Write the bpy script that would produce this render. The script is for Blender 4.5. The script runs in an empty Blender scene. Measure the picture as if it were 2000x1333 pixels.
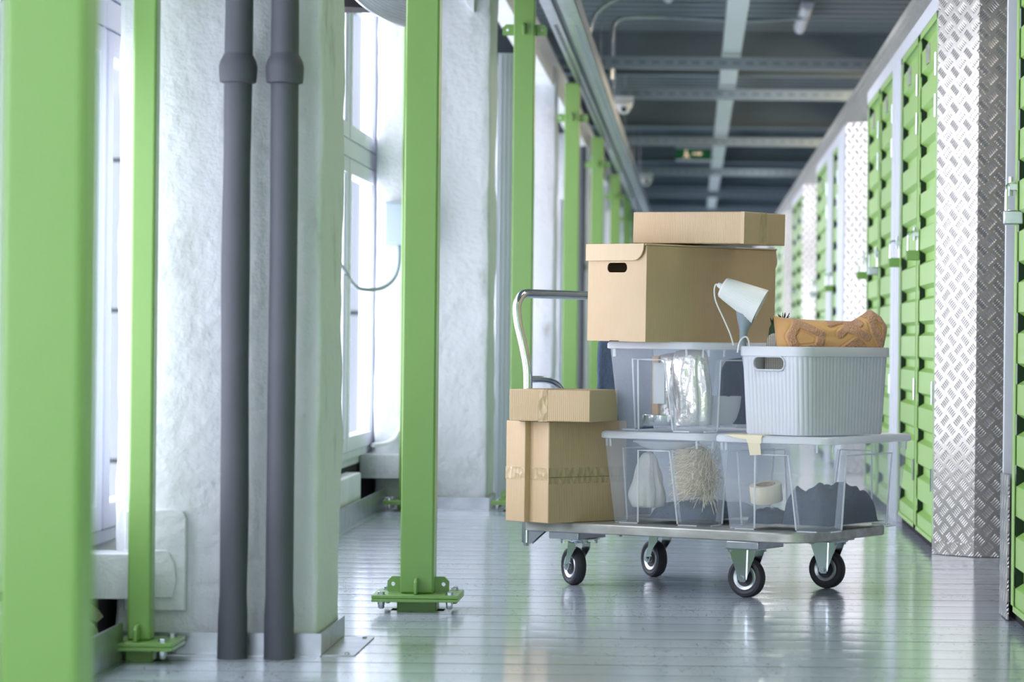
import bpy, bmesh, math, random
from mathutils import Vector, Matrix, noise
random.seed(7)
sc = bpy.context.scene
COL = sc.collection
R = math.radians
PI = math.pi

# ------------------------------------------------------------------ materials
def lin(h):
    h = h.lstrip('#')
    o = []
    for i in (0, 2, 4):
        c = int(h[i:i+2], 16) / 255
        o.append(c / 12.92 if c <= .04045 else ((c + .055) / 1.055) ** 2.4)
    return (o[0], o[1], o[2], 1)

def mat(name, hexc, rough=.5, metal=0, noise_col=None, nscale=8, namt=.5, bump=0, bscale=40, coat=0, alpha=1, spec=None, stretch=None, detail=6, rvar=0):
    m = bpy.data.materials.new(name); m.use_nodes = True
    nt = m.node_tree; N = nt.nodes; L = nt.links
    b = N['Principled BSDF']
    b.inputs['Base Color'].default_value = lin(hexc)
    b.inputs['Roughness'].default_value = rough
    b.inputs['Metallic'].default_value = metal
    b.inputs['Alpha'].default_value = alpha
    b.inputs['Coat Weight'].default_value = coat
    if spec is not None: b.inputs['Specular IOR Level'].default_value = spec
    vec = None
    if noise_col or bump or rvar:
        tc = N.new('ShaderNodeTexCoord'); mp = N.new('ShaderNodeMapping')
        L.new(tc.outputs['Object'], mp.inputs['Vector']); vec = mp.outputs['Vector']
        if stretch: mp.inputs['Scale'].default_value = stretch
    if noise_col or rvar:
        n = N.new('ShaderNodeTexNoise'); n.inputs['Scale'].default_value = nscale; n.inputs['Detail'].default_value = detail
        L.new(vec, n.inputs['Vector'])
        if noise_col:
            r = N.new('ShaderNodeValToRGB')
            r.color_ramp.elements[0].position = .5 - .25 * (1 - namt) - .05; r.color_ramp.elements[1].position = .5 + .25
            r.color_ramp.elements[0].color = lin(noise_col); r.color_ramp.elements[1].color = lin(hexc)
            L.new(n.outputs['Fac'], r.inputs['Fac']); L.new(r.outputs['Color'], b.inputs['Base Color'])
        if rvar:
            q = N.new('ShaderNodeMapRange'); q.inputs['To Min'].default_value = rough - rvar; q.inputs['To Max'].default_value = rough + rvar
            L.new(n.outputs['Fac'], q.inputs['Value']); L.new(q.outputs['Result'], b.inputs['Roughness'])
    if bump:
        n2 = N.new('ShaderNodeTexNoise'); n2.inputs['Scale'].default_value = bscale; n2.inputs['Detail'].default_value = 5
        L.new(vec, n2.inputs['Vector'])
        bp = N.new('ShaderNodeBump'); bp.inputs['Strength'].default_value = bump; bp.inputs['Distance'].default_value = .01
        L.new(n2.outputs['Fac'], bp.inputs['Height']); L.new(bp.outputs['Normal'], b.inputs['Normal'])
    return m

M = {}
M['green'] = mat('green_paint', '#79A158', .33, noise_col='#749B54', nscale=3, bump=.03, bscale=30)
M['green_post'] = mat('green_post_paint', '#79A158', .28, noise_col='#759D54', nscale=3, bump=.04, bscale=14)
M['door_green'] = mat('green_door_sheet', '#A2CC70', .35, bump=.02, bscale=20)
M['hole'] = mat('groove_shade_green', '#0C2A10', .8)  # shade inside the door grooves, painted as dark green
M['black'] = mat('black_rubber', '#17181B', .55, bump=.05, bscale=60)
M['tyre'] = mat('tyre_rubber', '#26282E', .55, noise_col='#2F3138', nscale=30)
M['pipe'] = mat('dark_foam_pipe', '#4B4F58', .62, noise_col='#41454E', nscale=5, bump=.25, bscale=9)
M['galv'] = mat('galvanised_steel', '#C6CCD2', .3, 1, noise_col='#A9B0B8', nscale=14, bump=.03, bscale=40)
M['galv_dull'] = mat('dull_galvanised_steel', '#CCCFCE', .38, .6, noise_col='#A3A39B', nscale=26, stretch=(.4, 1, 1), bump=.05, bscale=60)
M['chrome'] = mat('bright_zinc', '#DDE3E8', .16, 1)
M['hubmetal'] = mat('wheel_hub_zinc', '#C2C8CC', .38, .9)
M['tube'] = mat('chromed_tube', '#C9CFD4', .2, 1, rvar=.06, nscale=30)
M['white_paint'] = mat('white_paint', '#E6EAEC', .5, noise_col='#D6DCE0', nscale=6, bump=.12, bscale=30)
M['white_metal'] = mat('white_frame', '#E4E8F0', .35)
M['box_blue'] = mat('pale_blue_grey_box', '#A4B2BE', .45)
M['strut'] = mat('strut_steel', '#8A979D', .45, .6)
M['beam_grey'] = mat('blue_grey_beam', '#71828A', .5, noise_col='#63737B', nscale=1.5)
M['deck'] = mat('ceiling_deck', '#74838A', .5)
M['lampgrey'] = mat('lamp_diffuser', '#D5D9E6', .35)
M['card'] = mat('kraft_cardboard', '#C3AB87', .5, noise_col='#BBA27D', nscale=5)
M['card_lid'] = mat('kraft_cardboard_pale', '#C7B08E', .5)
M['plastic_grey'] = mat('pale_grey_plastic', '#CED3DB', .42)
M['plastic_white'] = mat('white_plastic', '#EEF1F2', .4)
M['lamp_stem'] = mat('grey_lamp_stem', '#9AA8B4', .45)
M['navy'] = mat('navy_cloth', '#2A3646', .95, noise_col='#354357', nscale=20, bump=.5, bscale=120)
M['navy2'] = mat('slate_cloth', '#4E6076', .95, noise_col='#43546A', nscale=18, bump=.4, bscale=100)
M['cloth_white'] = mat('off_white_cloth', '#E9E7E0', .9, noise_col='#D9DAD8', nscale=14, bump=.4, bscale=40)
M['straw'] = mat('straw', '#F3E6CC', .8)
M['tape_cream'] = mat('masking_tape', '#EFE3C6', .7)
M['wood'] = mat('pale_wood', '#D2AC7C', .6, noise_col='#B98F5C', nscale=10, stretch=(1, 1, .15))
M['foil'] = mat('silver_foil', '#F0EDE6', .22, .8, bump=1.0, bscale=16)
M['rust'] = mat('rough_rubble', '#6E6A58', .95, bump=1, bscale=40)
M['cavity'] = mat('dark_cavity', '#1C1B1F', .9)
M['exit_green'] = mat('exit_sign_green', '#0C6B3C', .5)

def node_math(nt, op, a, b=None, c=None, clamp=False):
    n = nt.nodes.new('ShaderNodeMath'); n.operation = op; n.use_clamp = clamp
    for i, v in enumerate((a, b, c)):
        if v is None: continue
        if isinstance(v, (int, float)): n.inputs[i].default_value = v
        else: nt.links.new(v, n.inputs[i])
    return n.outputs[0]

# cardboard: faint corrugation lines
for k in ('card', 'card_lid'):
    nt = M[k].node_tree; N = nt.nodes; L = nt.links
    tc = N.new('ShaderNodeTexCoord'); sp = N.new('ShaderNodeSeparateXYZ'); L.new(tc.outputs['Object'], sp.inputs[0])
    xy = node_math(nt, 'ADD', sp.outputs['X'], sp.outputs['Y'])
    sn = node_math(nt, 'SINE', node_math(nt, 'MULTIPLY', xy, 1000))
    nz = N.new('ShaderNodeTexNoise'); nz.inputs['Scale'].default_value = 25; L.new(tc.outputs['Object'], nz.inputs['Vector'])
    h = node_math(nt, 'ADD', node_math(nt, 'MULTIPLY', sn, .35), nz.outputs['Fac'])
    bp = N.new('ShaderNodeBump'); bp.inputs['Strength'].default_value = .25; bp.inputs['Distance'].default_value = .002
    L.new(h, bp.inputs['Height']); L.new(bp.outputs['Normal'], N['Principled BSDF'].inputs['Normal'])

# packing tape: translucent crinkled
def tape_mat():
    m = mat('packing_tape', '#D9C298', .2, alpha=.6)
    nt = m.node_tree; N = nt.nodes; L = nt.links
    tc = N.new('ShaderNodeTexCoord'); v = N.new('ShaderNodeTexVoronoi'); v.inputs['Scale'].default_value = 60
    mp = N.new('ShaderNodeMapping'); mp.inputs['Scale'].default_value = (1, 1, .6)
    L.new(tc.outputs['Object'], mp.inputs[0]); L.new(mp.outputs[0], v.inputs['Vector'])
    bp = N.new('ShaderNodeBump'); bp.inputs['Strength'].default_value = .9; bp.inputs['Distance'].default_value = .006
    L.new(v.outputs['Distance'], bp.inputs['Height']); L.new(bp.outputs['Normal'], N['Principled BSDF'].inputs['Normal'])
    return m
M['tape'] = tape_mat()

def see_through(name, hexc, fac, rough, transl=.0):
    m = bpy.data.materials.new(name); m.use_nodes = True
    nt = m.node_tree; N = nt.nodes; L = nt.links
    b = N['Principled BSDF']; b.inputs['Base Color'].default_value = lin(hexc); b.inputs['Roughness'].default_value = rough
    out = N['Material Output']
    src = b.outputs[0]
    if transl:
        t = N.new('ShaderNodeBsdfTranslucent'); t.inputs['Color'].default_value = lin(hexc)
        mx = N.new('ShaderNodeMixShader'); mx.inputs[0].default_value = transl
        L.new(b.outputs[0], mx.inputs[1]); L.new(t.outputs[0], mx.inputs[2]); src = mx.outputs[0]
    tr = N.new('ShaderNodeBsdfTransparent')
    m2 = N.new('ShaderNodeMixShader'); m2.inputs[0].default_value = fac
    L.new(tr.outputs[0], m2.inputs[1]); L.new(src, m2.inputs[2]); L.new(m2.outputs[0], out.inputs['Surface'])
    return m
M['clear'] = see_through('clear_plastic', '#E8F1FF', .265, .16, .5)
M['clear_rib'] = see_through('clear_plastic_edge', '#F6FAFF', .75, .2, .45)
M['frost'] = see_through('frosted_lid_plastic', '#F4F8FF', .85, .3, .4)
M['pane'] = see_through('window_glass', '#F4F8FA', .06, .03)
M['glassware'] = see_through('glass_dish', '#F4FAFF', .65, .05)

# white plaster with stains
def plaster():
    m = mat('rough_white_plaster', '#E8ECEE', .75)
    nt = m.node_tree; N = nt.nodes; L = nt.links; b = N['Principled BSDF']
    tc = N.new('ShaderNodeTexCoord')
    n1 = N.new('ShaderNodeTexNoise'); n1.inputs['Scale'].default_value = 9; n1.inputs['Detail'].default_value = 9; n1.inputs['Roughness'].default_value = .65
    mp = N.new('ShaderNodeMapping'); mp.inputs['Scale'].default_value = (1, 1, .5)
    L.new(tc.outputs['Object'], mp.inputs[0]); L.new(mp.outputs[0], n1.inputs['Vector'])
    r = N.new('ShaderNodeValToRGB'); e = r.color_ramp.elements
    e[0].position = .26; e[0].color = lin('#A9A8A2'); e[1].position = .45; e[1].color = lin('#D0D4DA')
    x = e.new(.36); x.color = lin('#C2C6CA')
    L.new(n1.outputs['Fac'], r.inputs['Fac']); L.new(r.outputs['Color'], b.inputs['Base Color'])
    n2 = N.new('ShaderNodeTexNoise'); n2.inputs['Scale'].default_value = 28; n2.inputs['Detail'].default_value = 6; n2.inputs['Roughness'].default_value = .6
    L.new(tc.outputs['Object'], n2.inputs['Vector'])
    n3 = N.new('ShaderNodeTexNoise'); n3.inputs['Scale'].default_value = 6; n3.inputs['Detail'].default_value = 3
    L.new(tc.outputs['Object'], n3.inputs['Vector'])
    h = node_math(nt, 'ADD', node_math(nt, 'MULTIPLY', n2.outputs['Fac'], .6), n3.outputs['Fac'])
    bp = N.new('ShaderNodeBump'); bp.inputs['Strength'].default_value = .55; bp.inputs['Distance'].default_value = .02
    L.new(h, bp.inputs['Height']); L.new(bp.outputs['Normal'], b.inputs['Normal'])
    return m
M['plaster'] = plaster()

# steel plank floor: glossy grey paint, gentle ribs across the corridor, scuffs
def floor_mat():
    m = mat('grey_painted_floor', '#B2BCCA', .13)
    nt = m.node_tree; N = nt.nodes; L = nt.links; b = N['Principled BSDF']
    tc = N.new('ShaderNodeTexCoord'); sp = N.new('ShaderNodeSeparateXYZ'); L.new(tc.outputs['Object'], sp.inputs[0])
    n1 = N.new('ShaderNodeTexNoise'); n1.inputs['Scale'].default_value = 1.6; n1.inputs['Detail'].default_value = 8
    L.new(tc.outputs['Object'], n1.inputs['Vector'])
    mr = N.new('ShaderNodeMapRange'); mr.inputs['To Min'].default_value = .07; mr.inputs['To Max'].default_value = .2
    L.new(n1.outputs['Fac'], mr.inputs['Value']); L.new(mr.outputs['Result'], b.inputs['Roughness'])
    # scuffs
    mp = N.new('ShaderNodeMapping'); mp.inputs['Scale'].default_value = (2.2, 1, 1); mp.inputs['Rotation'].default_value = (0, 0, .5)
    L.new(tc.outputs['Object'], mp.inputs[0])
    wv = N.new('ShaderNodeTexNoise'); wv.inputs['Scale'].default_value = 5; wv.inputs['Detail'].default_value = 3; wv.inputs['Distortion'].default_value = 2.5
    L.new(mp.outputs[0], wv.inputs['Vector'])
    d = node_math(nt, 'ABSOLUTE', node_math(nt, 'SUBTRACT', wv.outputs['Fac'], .5))
    sc_ = node_math(nt, 'LESS_THAN', d, .007)
    sel = node_math(nt, 'GREATER_THAN', n1.outputs['Fac'], .47)
    msk = node_math(nt, 'MULTIPLY', node_math(nt, 'MULTIPLY', sc_, sel), .55)
    mx = N.new('ShaderNodeMix'); mx.data_type = 'RGBA'
    L.new(msk, mx.inputs['Factor']); mx.inputs[6].default_value = lin('#B2BCCA'); mx.inputs[7].default_value = lin('#3C444C')
    L.new(mx.outputs[2], b.inputs['Base Color'])
    # ribs and unevenness
    wob = N.new('ShaderNodeTexNoise'); wob.inputs['Scale'].default_value = .8
    L.new(tc.outputs['Object'], wob.inputs['Vector'])
    y2 = node_math(nt, 'ADD', sp.outputs['Y'], node_math(nt, 'MULTIPLY', wob.outputs['Fac'], .02))
    s1 = node_math(nt, 'SINE', node_math(nt, 'MULTIPLY', y2, PI / .19067))
    s1 = node_math(nt, 'MULTIPLY', node_math(nt, 'POWER', node_math(nt, 'ABSOLUTE', node_math(nt, 'SINE', node_math(nt, 'MULTIPLY', node_math(nt, 'SUBTRACT', sp.outputs['Y'], 7.024), PI / .19067))), .7), 1)
    n4 = N.new('ShaderNodeTexNoise'); n4.inputs['Scale'].default_value = 3.2; n4.inputs['Detail'].default_value = 3
    mp2 = N.new('ShaderNodeMapping'); mp2.inputs['Scale'].default_value = (.7, 1.6, 1)
    L.new(tc.outputs['Object'], mp2.inputs[0]); L.new(mp2.outputs[0], n4.inputs['Vector'])
    h = node_math(nt, 'ADD', node_math(nt, 'MULTIPLY', s1, .2), node_math(nt, 'MULTIPLY', n4.outputs['Fac'], .45))
    bp = N.new('ShaderNodeBump'); bp.inputs['Strength'].default_value = .6; bp.inputs['Distance'].default_value = .005
    L.new(h, bp.inputs['Height']); L.new(bp.outputs['Normal'], b.inputs['Normal'])
    return m
M['floor'] = floor_mat()

# five-bar checker plate, uses UV in metres
def checker():
    m = mat('checker_plate', '#BDBBB6', .26, 1)
    nt = m.node_tree; N = nt.nodes; L = nt.links; b = N['Principled BSDF']
    uv = N.new('ShaderNodeUVMap'); uv.uv_map = 'uv'
    sp = N.new('ShaderNodeSeparateXYZ'); L.new(uv.outputs[0], sp.inputs[0])
    u = node_math(nt, 'DIVIDE', sp.outputs['X'], .058); v = node_math(nt, 'DIVIDE', sp.outputs['Y'], .062)
    tot = None
    for off, sgn in ((0, 1), (.5, -1)):
        a = node_math(nt, 'SUBTRACT', node_math(nt, 'FRACT', node_math(nt, 'ADD', u, off + 10)), .5)
        c = node_math(nt, 'SUBTRACT', node_math(nt, 'FRACT', node_math(nt, 'ADD', v, off + 10)), .5)
        al = node_math(nt, 'MULTIPLY', node_math(nt, 'ADD', a, node_math(nt, 'MULTIPLY', c, sgn)), .7071)
        ac = node_math(nt, 'MULTIPLY', node_math(nt, 'SUBTRACT', node_math(nt, 'MULTIPLY', a, sgn), c), .7071)
        inal = node_math(nt, 'SUBTRACT', 1, node_math(nt, 'POWER', node_math(nt, 'DIVIDE', node_math(nt, 'ABSOLUTE', al), .2), 4), clamp=True)
        inac = node_math(nt, 'LESS_THAN', node_math(nt, 'ABSOLUTE', ac), .33)
        cs = node_math(nt, 'POWER', node_math(nt, 'ABSOLUTE', node_math(nt, 'COSINE', node_math(nt, 'MULTIPLY', ac, PI / .132))), 2.5)
        hh = node_math(nt, 'MULTIPLY', node_math(nt, 'MULTIPLY', inal, inac), cs)
        tot = hh if tot is None else node_math(nt, 'ADD', tot, hh)
    bp = N.new('ShaderNodeBump'); bp.inputs['Strength'].default_value = 1; bp.inputs['Distance'].default_value = .0024
    L.new(tot, bp.inputs['Height']); L.new(bp.outputs['Normal'], b.inputs['Normal'])
    return m
M['checker'] = checker()

# ------------------------------------------------------------------ mesh building
class MB:
    def __init__(s): s.v = []; s.f = []; s.mi = []; s.uv = {}
    def add(s, vs, fs, mi=0, T=None):
        o = len(s.v)
        s.v += [tuple(T @ Vector(p)) if T else tuple(p) for p in vs]
        for f in fs: s.f.append(tuple(o + i for i in f)); s.mi.append(mi)
        return s
    def box(s, x0, x1, y0, y1, z0, z1, mi=0, T=None):
        vs = [(x0,y0,z0),(x1,y0,z0),(x1,y1,z0),(x0,y1,z0),(x0,y0,z1),(x1,y0,z1),(x1,y1,z1),(x0,y1,z1)]
        return s.add(vs, [(0,3,2,1),(4,5,6,7),(0,1,5,4),(1,2,6,5),(2,3,7,6),(3,0,4,7)], mi, T)
    def prism(s, poly, axis, a, b, mi=0, T=None):   # poly of 2-D points extruded along axis
        n = len(poly)
        def p(q, h):
            if axis == 'z': return (q[0], q[1], h)
            if axis == 'y': return (q[0], h, q[1])
            return (h, q[0], q[1])
        vs = [p(q, a) for q in poly] + [p(q, b) for q in poly]
        fs = [tuple(range(n))[::-1], tuple(range(n, 2*n))] + [(i, (i+1) % n, n + (i+1) % n, n + i) for i in range(n)]
        return s.add(vs, fs, mi, T)
    def tube(s, pts, r, seg=12, mi=0, cap=True, T=None, closed=False):
        pts = [Vector(p) for p in pts]; n = len(pts)
        rr = r if isinstance(r, (list, tuple)) else [r] * n
        vs = []; up = None
        for i, p in enumerate(pts):
            d = (pts[(i+1) % n] - pts[i-1]) if closed else (pts[min(i+1, n-1)] - pts[max(i-1, 0)])
            d.normalize()
            if up is None:
                up = Vector((0,0,1)) if abs(d.z) < .9 else Vector((1,0,0))
            a = d.cross(up).normalized(); b2 = a.cross(d).normalized(); up = b2
            for k in range(seg):
                t = 2*PI*k/seg
                vs.append(p + a*math.cos(t)*rr[i] + b2*math.sin(t)*rr[i])
        fs = []
        m = n if closed else n-1
        for i in range(m):
            j = (i+1) % n
            for k in range(seg):
                fs.append((i*seg+k, i*seg+(k+1)%seg, j*seg+(k+1)%seg, j*seg+k))
        if cap and not closed: fs += [tuple(range(seg))[::-1], tuple((n-1)*seg+k for k in range(seg))]
        return s.add(vs, fs, mi, T)
    def lathe(s, prof, seg=32, mi=0, T=None):       # profile (r, z) round the z axis
        n = len(prof); vs = []; fs = []
        for r, z in prof:
            for k in range(seg):
                t = 2*PI*k/seg; vs.append((max(r,1e-5)*math.cos(t), max(r,1e-5)*math.sin(t), z))
        for i in range(n-1):
            for k in range(seg):
                fs.append((i*seg+k, i*seg+(k+1)%seg, (i+1)*seg+(k+1)%seg, (i+1)*seg+k))
        fs += [tuple(range(seg))[::-1], tuple((n-1)*seg+k for k in range(seg))]
        return s.add(vs, fs, mi, T)
    def grid(s, fn, nu, nv, mi=0, T=None, closed_u=False):
        vs = [fn(i/nu, j/nv) for j in range(nv+1) for i in range(nu + (0 if closed_u else 1))]
        w = nu + (0 if closed_u else 1); fs = []
        for j in range(nv):
            for i in range(nu):
                a = j*w+i; b = j*w+(i+1) % w
                fs.append((a, b, b+w, a+w))
        return s.add(vs, fs, mi, T)
    def build(s, name, mats, parent=None, loc=(0,0,0), rotz=0, smooth=35, bevel=0, bseg=2):
        me = bpy.data.meshes.new(name); me.from_pydata(s.v, [], s.f)
        if not isinstance(mats, (list, tuple)): mats = [mats]
        for m in mats: me.materials.append(m)
        for p, mi in zip(me.polygons, s.mi): p.material_index = mi; p.use_smooth = smooth > 0
        me.validate(); me.update()
        if smooth > 0: me.set_sharp_from_angle(angle=R(smooth))
        o = bpy.data.objects.new(name, me); COL.objects.link(o)
        o.parent = parent; o.location = loc; o.rotation_euler = (0,0,rotz)
        if bevel:
            b = o.modifiers.new('bevel', 'BEVEL'); b.width = bevel; b.segments = bseg; b.limit_method = 'ANGLE'; b.angle_limit = R(40)
        return o

def tag(o, label=None, cat=None, group=None, kind=None):
    if label: o['label'] = label
    if cat: o['category'] = cat
    if group: o['group'] = group
    if kind: o['kind'] = kind
    return o
def thing(name, label, cat, loc=(0,0,0), rotz=0, group=None):
    o = bpy.data.objects.new(name, None); COL.objects.link(o); o.empty_display_size = .1
    o.location = loc; o.rotation_euler = (0,0,rotz); return tag(o, label, cat, group)
def struct(o, label=None): return tag(o, label, None, None, 'structure')
def dup(root, loc=None, rotz=None, label=None):
    r = root.copy(); COL.objects.link(r)
    if loc is not None: r.location = loc
    if rotz is not None: r.rotation_euler = (0,0,rotz)
    if label: r['label'] = label
    for ch in list(root.children):
        c = ch.copy(); COL.objects.link(c); c.parent = r
        for g in list(ch.children):
            d = g.copy(); COL.objects.link(d); d.parent = c
    return r
def apply_mods(o):
    dg = bpy.context.evaluated_depsgraph_get(); dg.update()
    me = bpy.data.meshes.new_from_object(o.evaluated_get(dg)); o.modifiers.clear(); o.data = me; return o
def cut(o, cutter):
    for q in (o, cutter):
        bm = bmesh.new(); bm.from_mesh(q.data); bmesh.ops.recalc_face_normals(bm, faces=bm.faces); bm.to_mesh(q.data); bm.free()
    b = o.modifiers.new('cut', 'BOOLEAN'); b.operation = 'DIFFERENCE'; b.object = cutter; b.solver = 'EXACT'
    apply_mods(o); bpy.data.objects.remove(cutter, do_unlink=True); return o
def uvquad(o):      # box-project UV in metres
    me = o.data; uv = me.uv_layers.new(name='uv')
    for p in me.polygons:
        n = p.normal
        h = Vector((-n.y, n.x, 0))
        if h.length < .1: h = Vector((1,0,0)); v = Vector((0,1,0))
        else: h.normalize(); v = Vector((0,0,1))
        for li in p.loop_indices:
            q = me.vertices[me.loops[li].vertex_index].co
            uv.data[li].uv = (q.dot(h), q.dot(v))
    return o
def rrect(x0, x1, y0, y1, r, n=5):
    pts = []
    for cx, cy, a in ((x1-r, y0+r, -90), (x1-r, y1-r, 0), (x0+r, y1-r, 90), (x0+r, y0+r, 180)):
        for k in range(n+1):
            t = R(a + 90*k/n); pts.append((cx + r*math.cos(t), cy + r*math.sin(t)))
    return pts
def catmull(P, n=8):
    P = [Vector(p) for p in P]; Q = [P[0]] + P + [P[-1]]; out = []
    for i in range(1, len(Q)-2):
        a, b, c, d = Q[i-1:i+3]
        for k in range(n):
            t = k/n
            out.append(.5*((2*b)+(-a+c)*t+(2*a-5*b+4*c-d)*t*t+(-a+3*b-3*c+d)*t**3))
    out.append(P[-1]); return out

# ------------------------------------------------------------------ camera
cam = bpy.data.cameras.new('camera'); co = bpy.data.objects.new('camera', cam); COL.objects.link(co)
rl = .0105; c, s = math.cos(rl), math.sin(rl)
co.matrix_world = Matrix(((c, -s, 0, 0), (0, 0, -1, 0), (s, c, 0, .73), (0, 0, 0, 1)))
cam.sensor_width = 36; cam.lens = 100.8; cam.shift_x = -.1775; cam.shift_y = .00075
cam.clip_end = 200; cam.clip_start = .05
cam.dof.use_dof = True; cam.dof.focus_distance = 8.25; cam.dof.aperture_fstop = 4.6
sc.camera = co

# ------------------------------------------------------------------ world and light
w = bpy.data.worlds.new('world'); sc.world = w; w.use_nodes = True
wn = w.node_tree; bg = wn.nodes['Background']
bg.inputs[0].default_value = (.93, .935, 1.06, 1); bg.inputs[1].default_value = 5.8
def window_portal(x, y0, y1, z0, z1, rot):
    l = bpy.data.lights.new('daylight_portal', 'AREA'); l.shape = 'RECTANGLE'; l.size = z1-z0; l.size_y = y1-y0
    l.cycles.is_portal = True
    o = bpy.data.objects.new('daylight_portal', l); COL.objects.link(o); o.location = (x, (y0+y1)/2, (z0+z1)/2)
    o.rotation_euler = rot
window_portal(-1.47, -1.8, 14, .27, 2.35, (0, R(-90), 0))
window_portal(-1.47, 14, 52, .27, 2.35, (0, R(-90), 0))

# ------------------------------------------------------------------ floor
YF = 52
mb = MB()
# planks: grooves every .572 m
prof = [(-1.75, 0)]
y = 7.024 - .572*15
while y < YF:
    for k_, w_ in ((0, .0035), (1, .002), (2, .002)):
        q = y + k_*.19067
        prof += [(q-w_, 0), (q-w_*.5, -w_), (q+w_*.5, -w_), (q+w_, 0)]
    y += .572
prof = sorted(set(p for p in prof if p[0] > -1.75)) + [(YF, 0)]
prof = [(-1.75, 0)] + [q for q in prof if q[0] > -1.75]
vs = []; 
for (yy, zz) in prof: vs += [(-1.75, yy, zz), (4.2, yy, zz)]
fs = [(2*i, 2*i+1, 2*i+3, 2*i+2) for i in range(len(prof)-1)]
mi = [1 if (prof[i][1] < 0 or prof[i+1][1] < 0) else 0 for i in range(len(prof)-1)]
for f, m_ in zip(fs, mi): mb.add([vs[k] for k in f], [(0,1,2,3)], m_)
fl = mb.build('floor', [M['floor'], M['cavity']], smooth=0); struct(fl, 'glossy grey ribbed steel plank floor of the corridor')

# ------------------------------------------------------------------ ceiling
mb = MB(); prof = []
y = -1.8
while y < YF:
    prof += [(y, 3.1), (y+.13, 3.1), (y+.15, 3.19), (y+.28, 3.19), (y+.3, 3.1)]; y += .3
for i in range(len(prof)-1):
    (a, za), (b, zb) = prof[i], prof[i+1]
    if b-a < 1e-6: continue
    mb.add([(-1.75, a, za), (4.2, a, za), (4.2, b, zb), (-1.75, b, zb)], [(0,3,2,1)])
struct(mb.build('ceiling', M['deck'], smooth=0), 'dark grey corrugated steel ceiling deck')
n = 0
for y in (.5, 5.9, 11.2, 16.6, 22, 27.3, 32.6, 38, 43.2, 48.5):
    mb = MB(); mb.box(-1.75, 4.2, y-.004, y+.004, 2.78, 3.09); mb.box(-1.75, 4.2, y-.07, y+.07, 2.77, 2.782); mb.box(-1.75, 4.2, y-.07, y+.07, 3.085, 3.097)
    struct(mb.build('ceiling_beam', M['beam_grey'], smooth=0), 'blue grey steel cross beam under the ceiling deck')
for y in (3.5, 9, 14.3, 19.2, 21.6, 26.7, 31.5, 36.2, 41, 46):
    mb = MB(); zb = 2.56
    mb.box(-1.75, 4.2, y-.03, y+.03, zb-.003, zb)
    mb.box(-1.75, 4.2, y-.033, y-.03, zb-.003, zb+.075)
    mb.box(-1.75, 4.2, y+.03, y+.033, zb-.003, zb+.075)
    mb.box(-1.75, 4.2, y-.05, y-.033, zb+.072, zb+.076)
    if y > 15:
        x = -1.2
        while x < 1.4:
            mb.box(x, x+.05, y-.0345, y-.0325, zb+.028, zb+.046, 1); x += .09
    struct(mb.build('ceiling_strut', [M['strut'], M['beam_grey']], smooth=0), 'perforated galvanised strut hung across the ceiling')
mb = MB(); mb.box(.236-.06, .236+.06, -1.7, YF, 2.66, 2.768)
struct(mb.build('ceiling_rail', mat('pale_rail', '#C2D0CC', .4), smooth=0, bevel=.004), 'long pale box rail running down the middle of the ceiling')
struct(MB().box(-1.75, 4.2, YF, YF+.1, 0, 3.2).build('wall_back', M['beam_grey']), 'dim far end wall of the corridor')

# ceiling lamps (unlit tubes)
def tube_light(loc, label, L_=1.5):
    t = thing('ceiling_light', label, 'lamp', loc, 0, 'ceiling tube lights')
    mb = MB(); mb.prism([(-.03,.03),(-.045,0),(.045,0),(.03,.03)], 'y', 0, L_); mb.build('housing', M['strut'], t)
    pts = [(.042*math.cos(R(a)), .05*math.sin(R(a))) for a in range(180, 361, 15)]
    mb = MB(); mb.prism(pts, 'y', .01, L_-.01); mb.build('diffuser', M['lampgrey'], t)
    for q in (.2, L_-.21): MB().box(-.005, .005, q, q+.01, .03, .1).build('bracket', M['strut'], t)
    return t
tube_light((.737, 19.1, 3.0), 'white ceiling tube light on the right side of the ceiling')
tube_light((-.19, 17.3, 3.0), 'white ceiling tube light at the top edge of the picture')

def fill_or_lamp(x, y, z, sx, sy, power, col, rot=(0, 0, 0)):
    l = bpy.data.lights.new('fill_or_lamp_light', 'AREA'); l.shape = 'RECTANGLE'; l.size = sx; l.size_y = sy; l.energy = power; l.color = col
    o = bpy.data.objects.new('fill_or_lamp_light', l); COL.objects.link(o); o.location = (x, y, z); o.rotation_euler = rot
for y in (3.2, 8.5, 13.9, 19.8, 24.6, 30):
    fill_or_lamp(.737, y, 2.93, .09, 1.4, 17, (1, .98, .96))  # fill lights added along the ceiling; the modelled tubes stay unlit
for y in (8.87, 15.0, 21.2, 25.9): fill_or_lamp(1.75, y, 2.7, .5, .5, 8 if y < 10 else 40, (1, .78, .52), (0, R(25), 0))
# conduit pipes on ceiling
def conduit(pts, r, label, m='galv'):
    P = catmull(pts, 8); o = P[0].copy()
    return tag(MB().tube([p-o for p in P], r, 8).build('conduit', M[m], loc=o), label, 'conduit')
conduit([(-.58, 19.4, 2.5), (-.575, 19.4, 2.8), (-.545, 19.45, 2.9), (-.45, 19.5, 2.935), (-.2, 19.6, 2.95), (.3, 19.6, 2.93), (.75, 19.6, 2.95)], .012, 'curved grey conduit bending from the cable tray across the dark ceiling')
conduit([(-.68, 17.6, 2.4), (-.66, 17.6, 2.6), (-.62, 17.6, 2.74), (-.5, 17.6, 2.83), (-.3, 17.6, 2.9)], .012, 'curved grey conduit nearest to the top of the cable tray')

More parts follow.
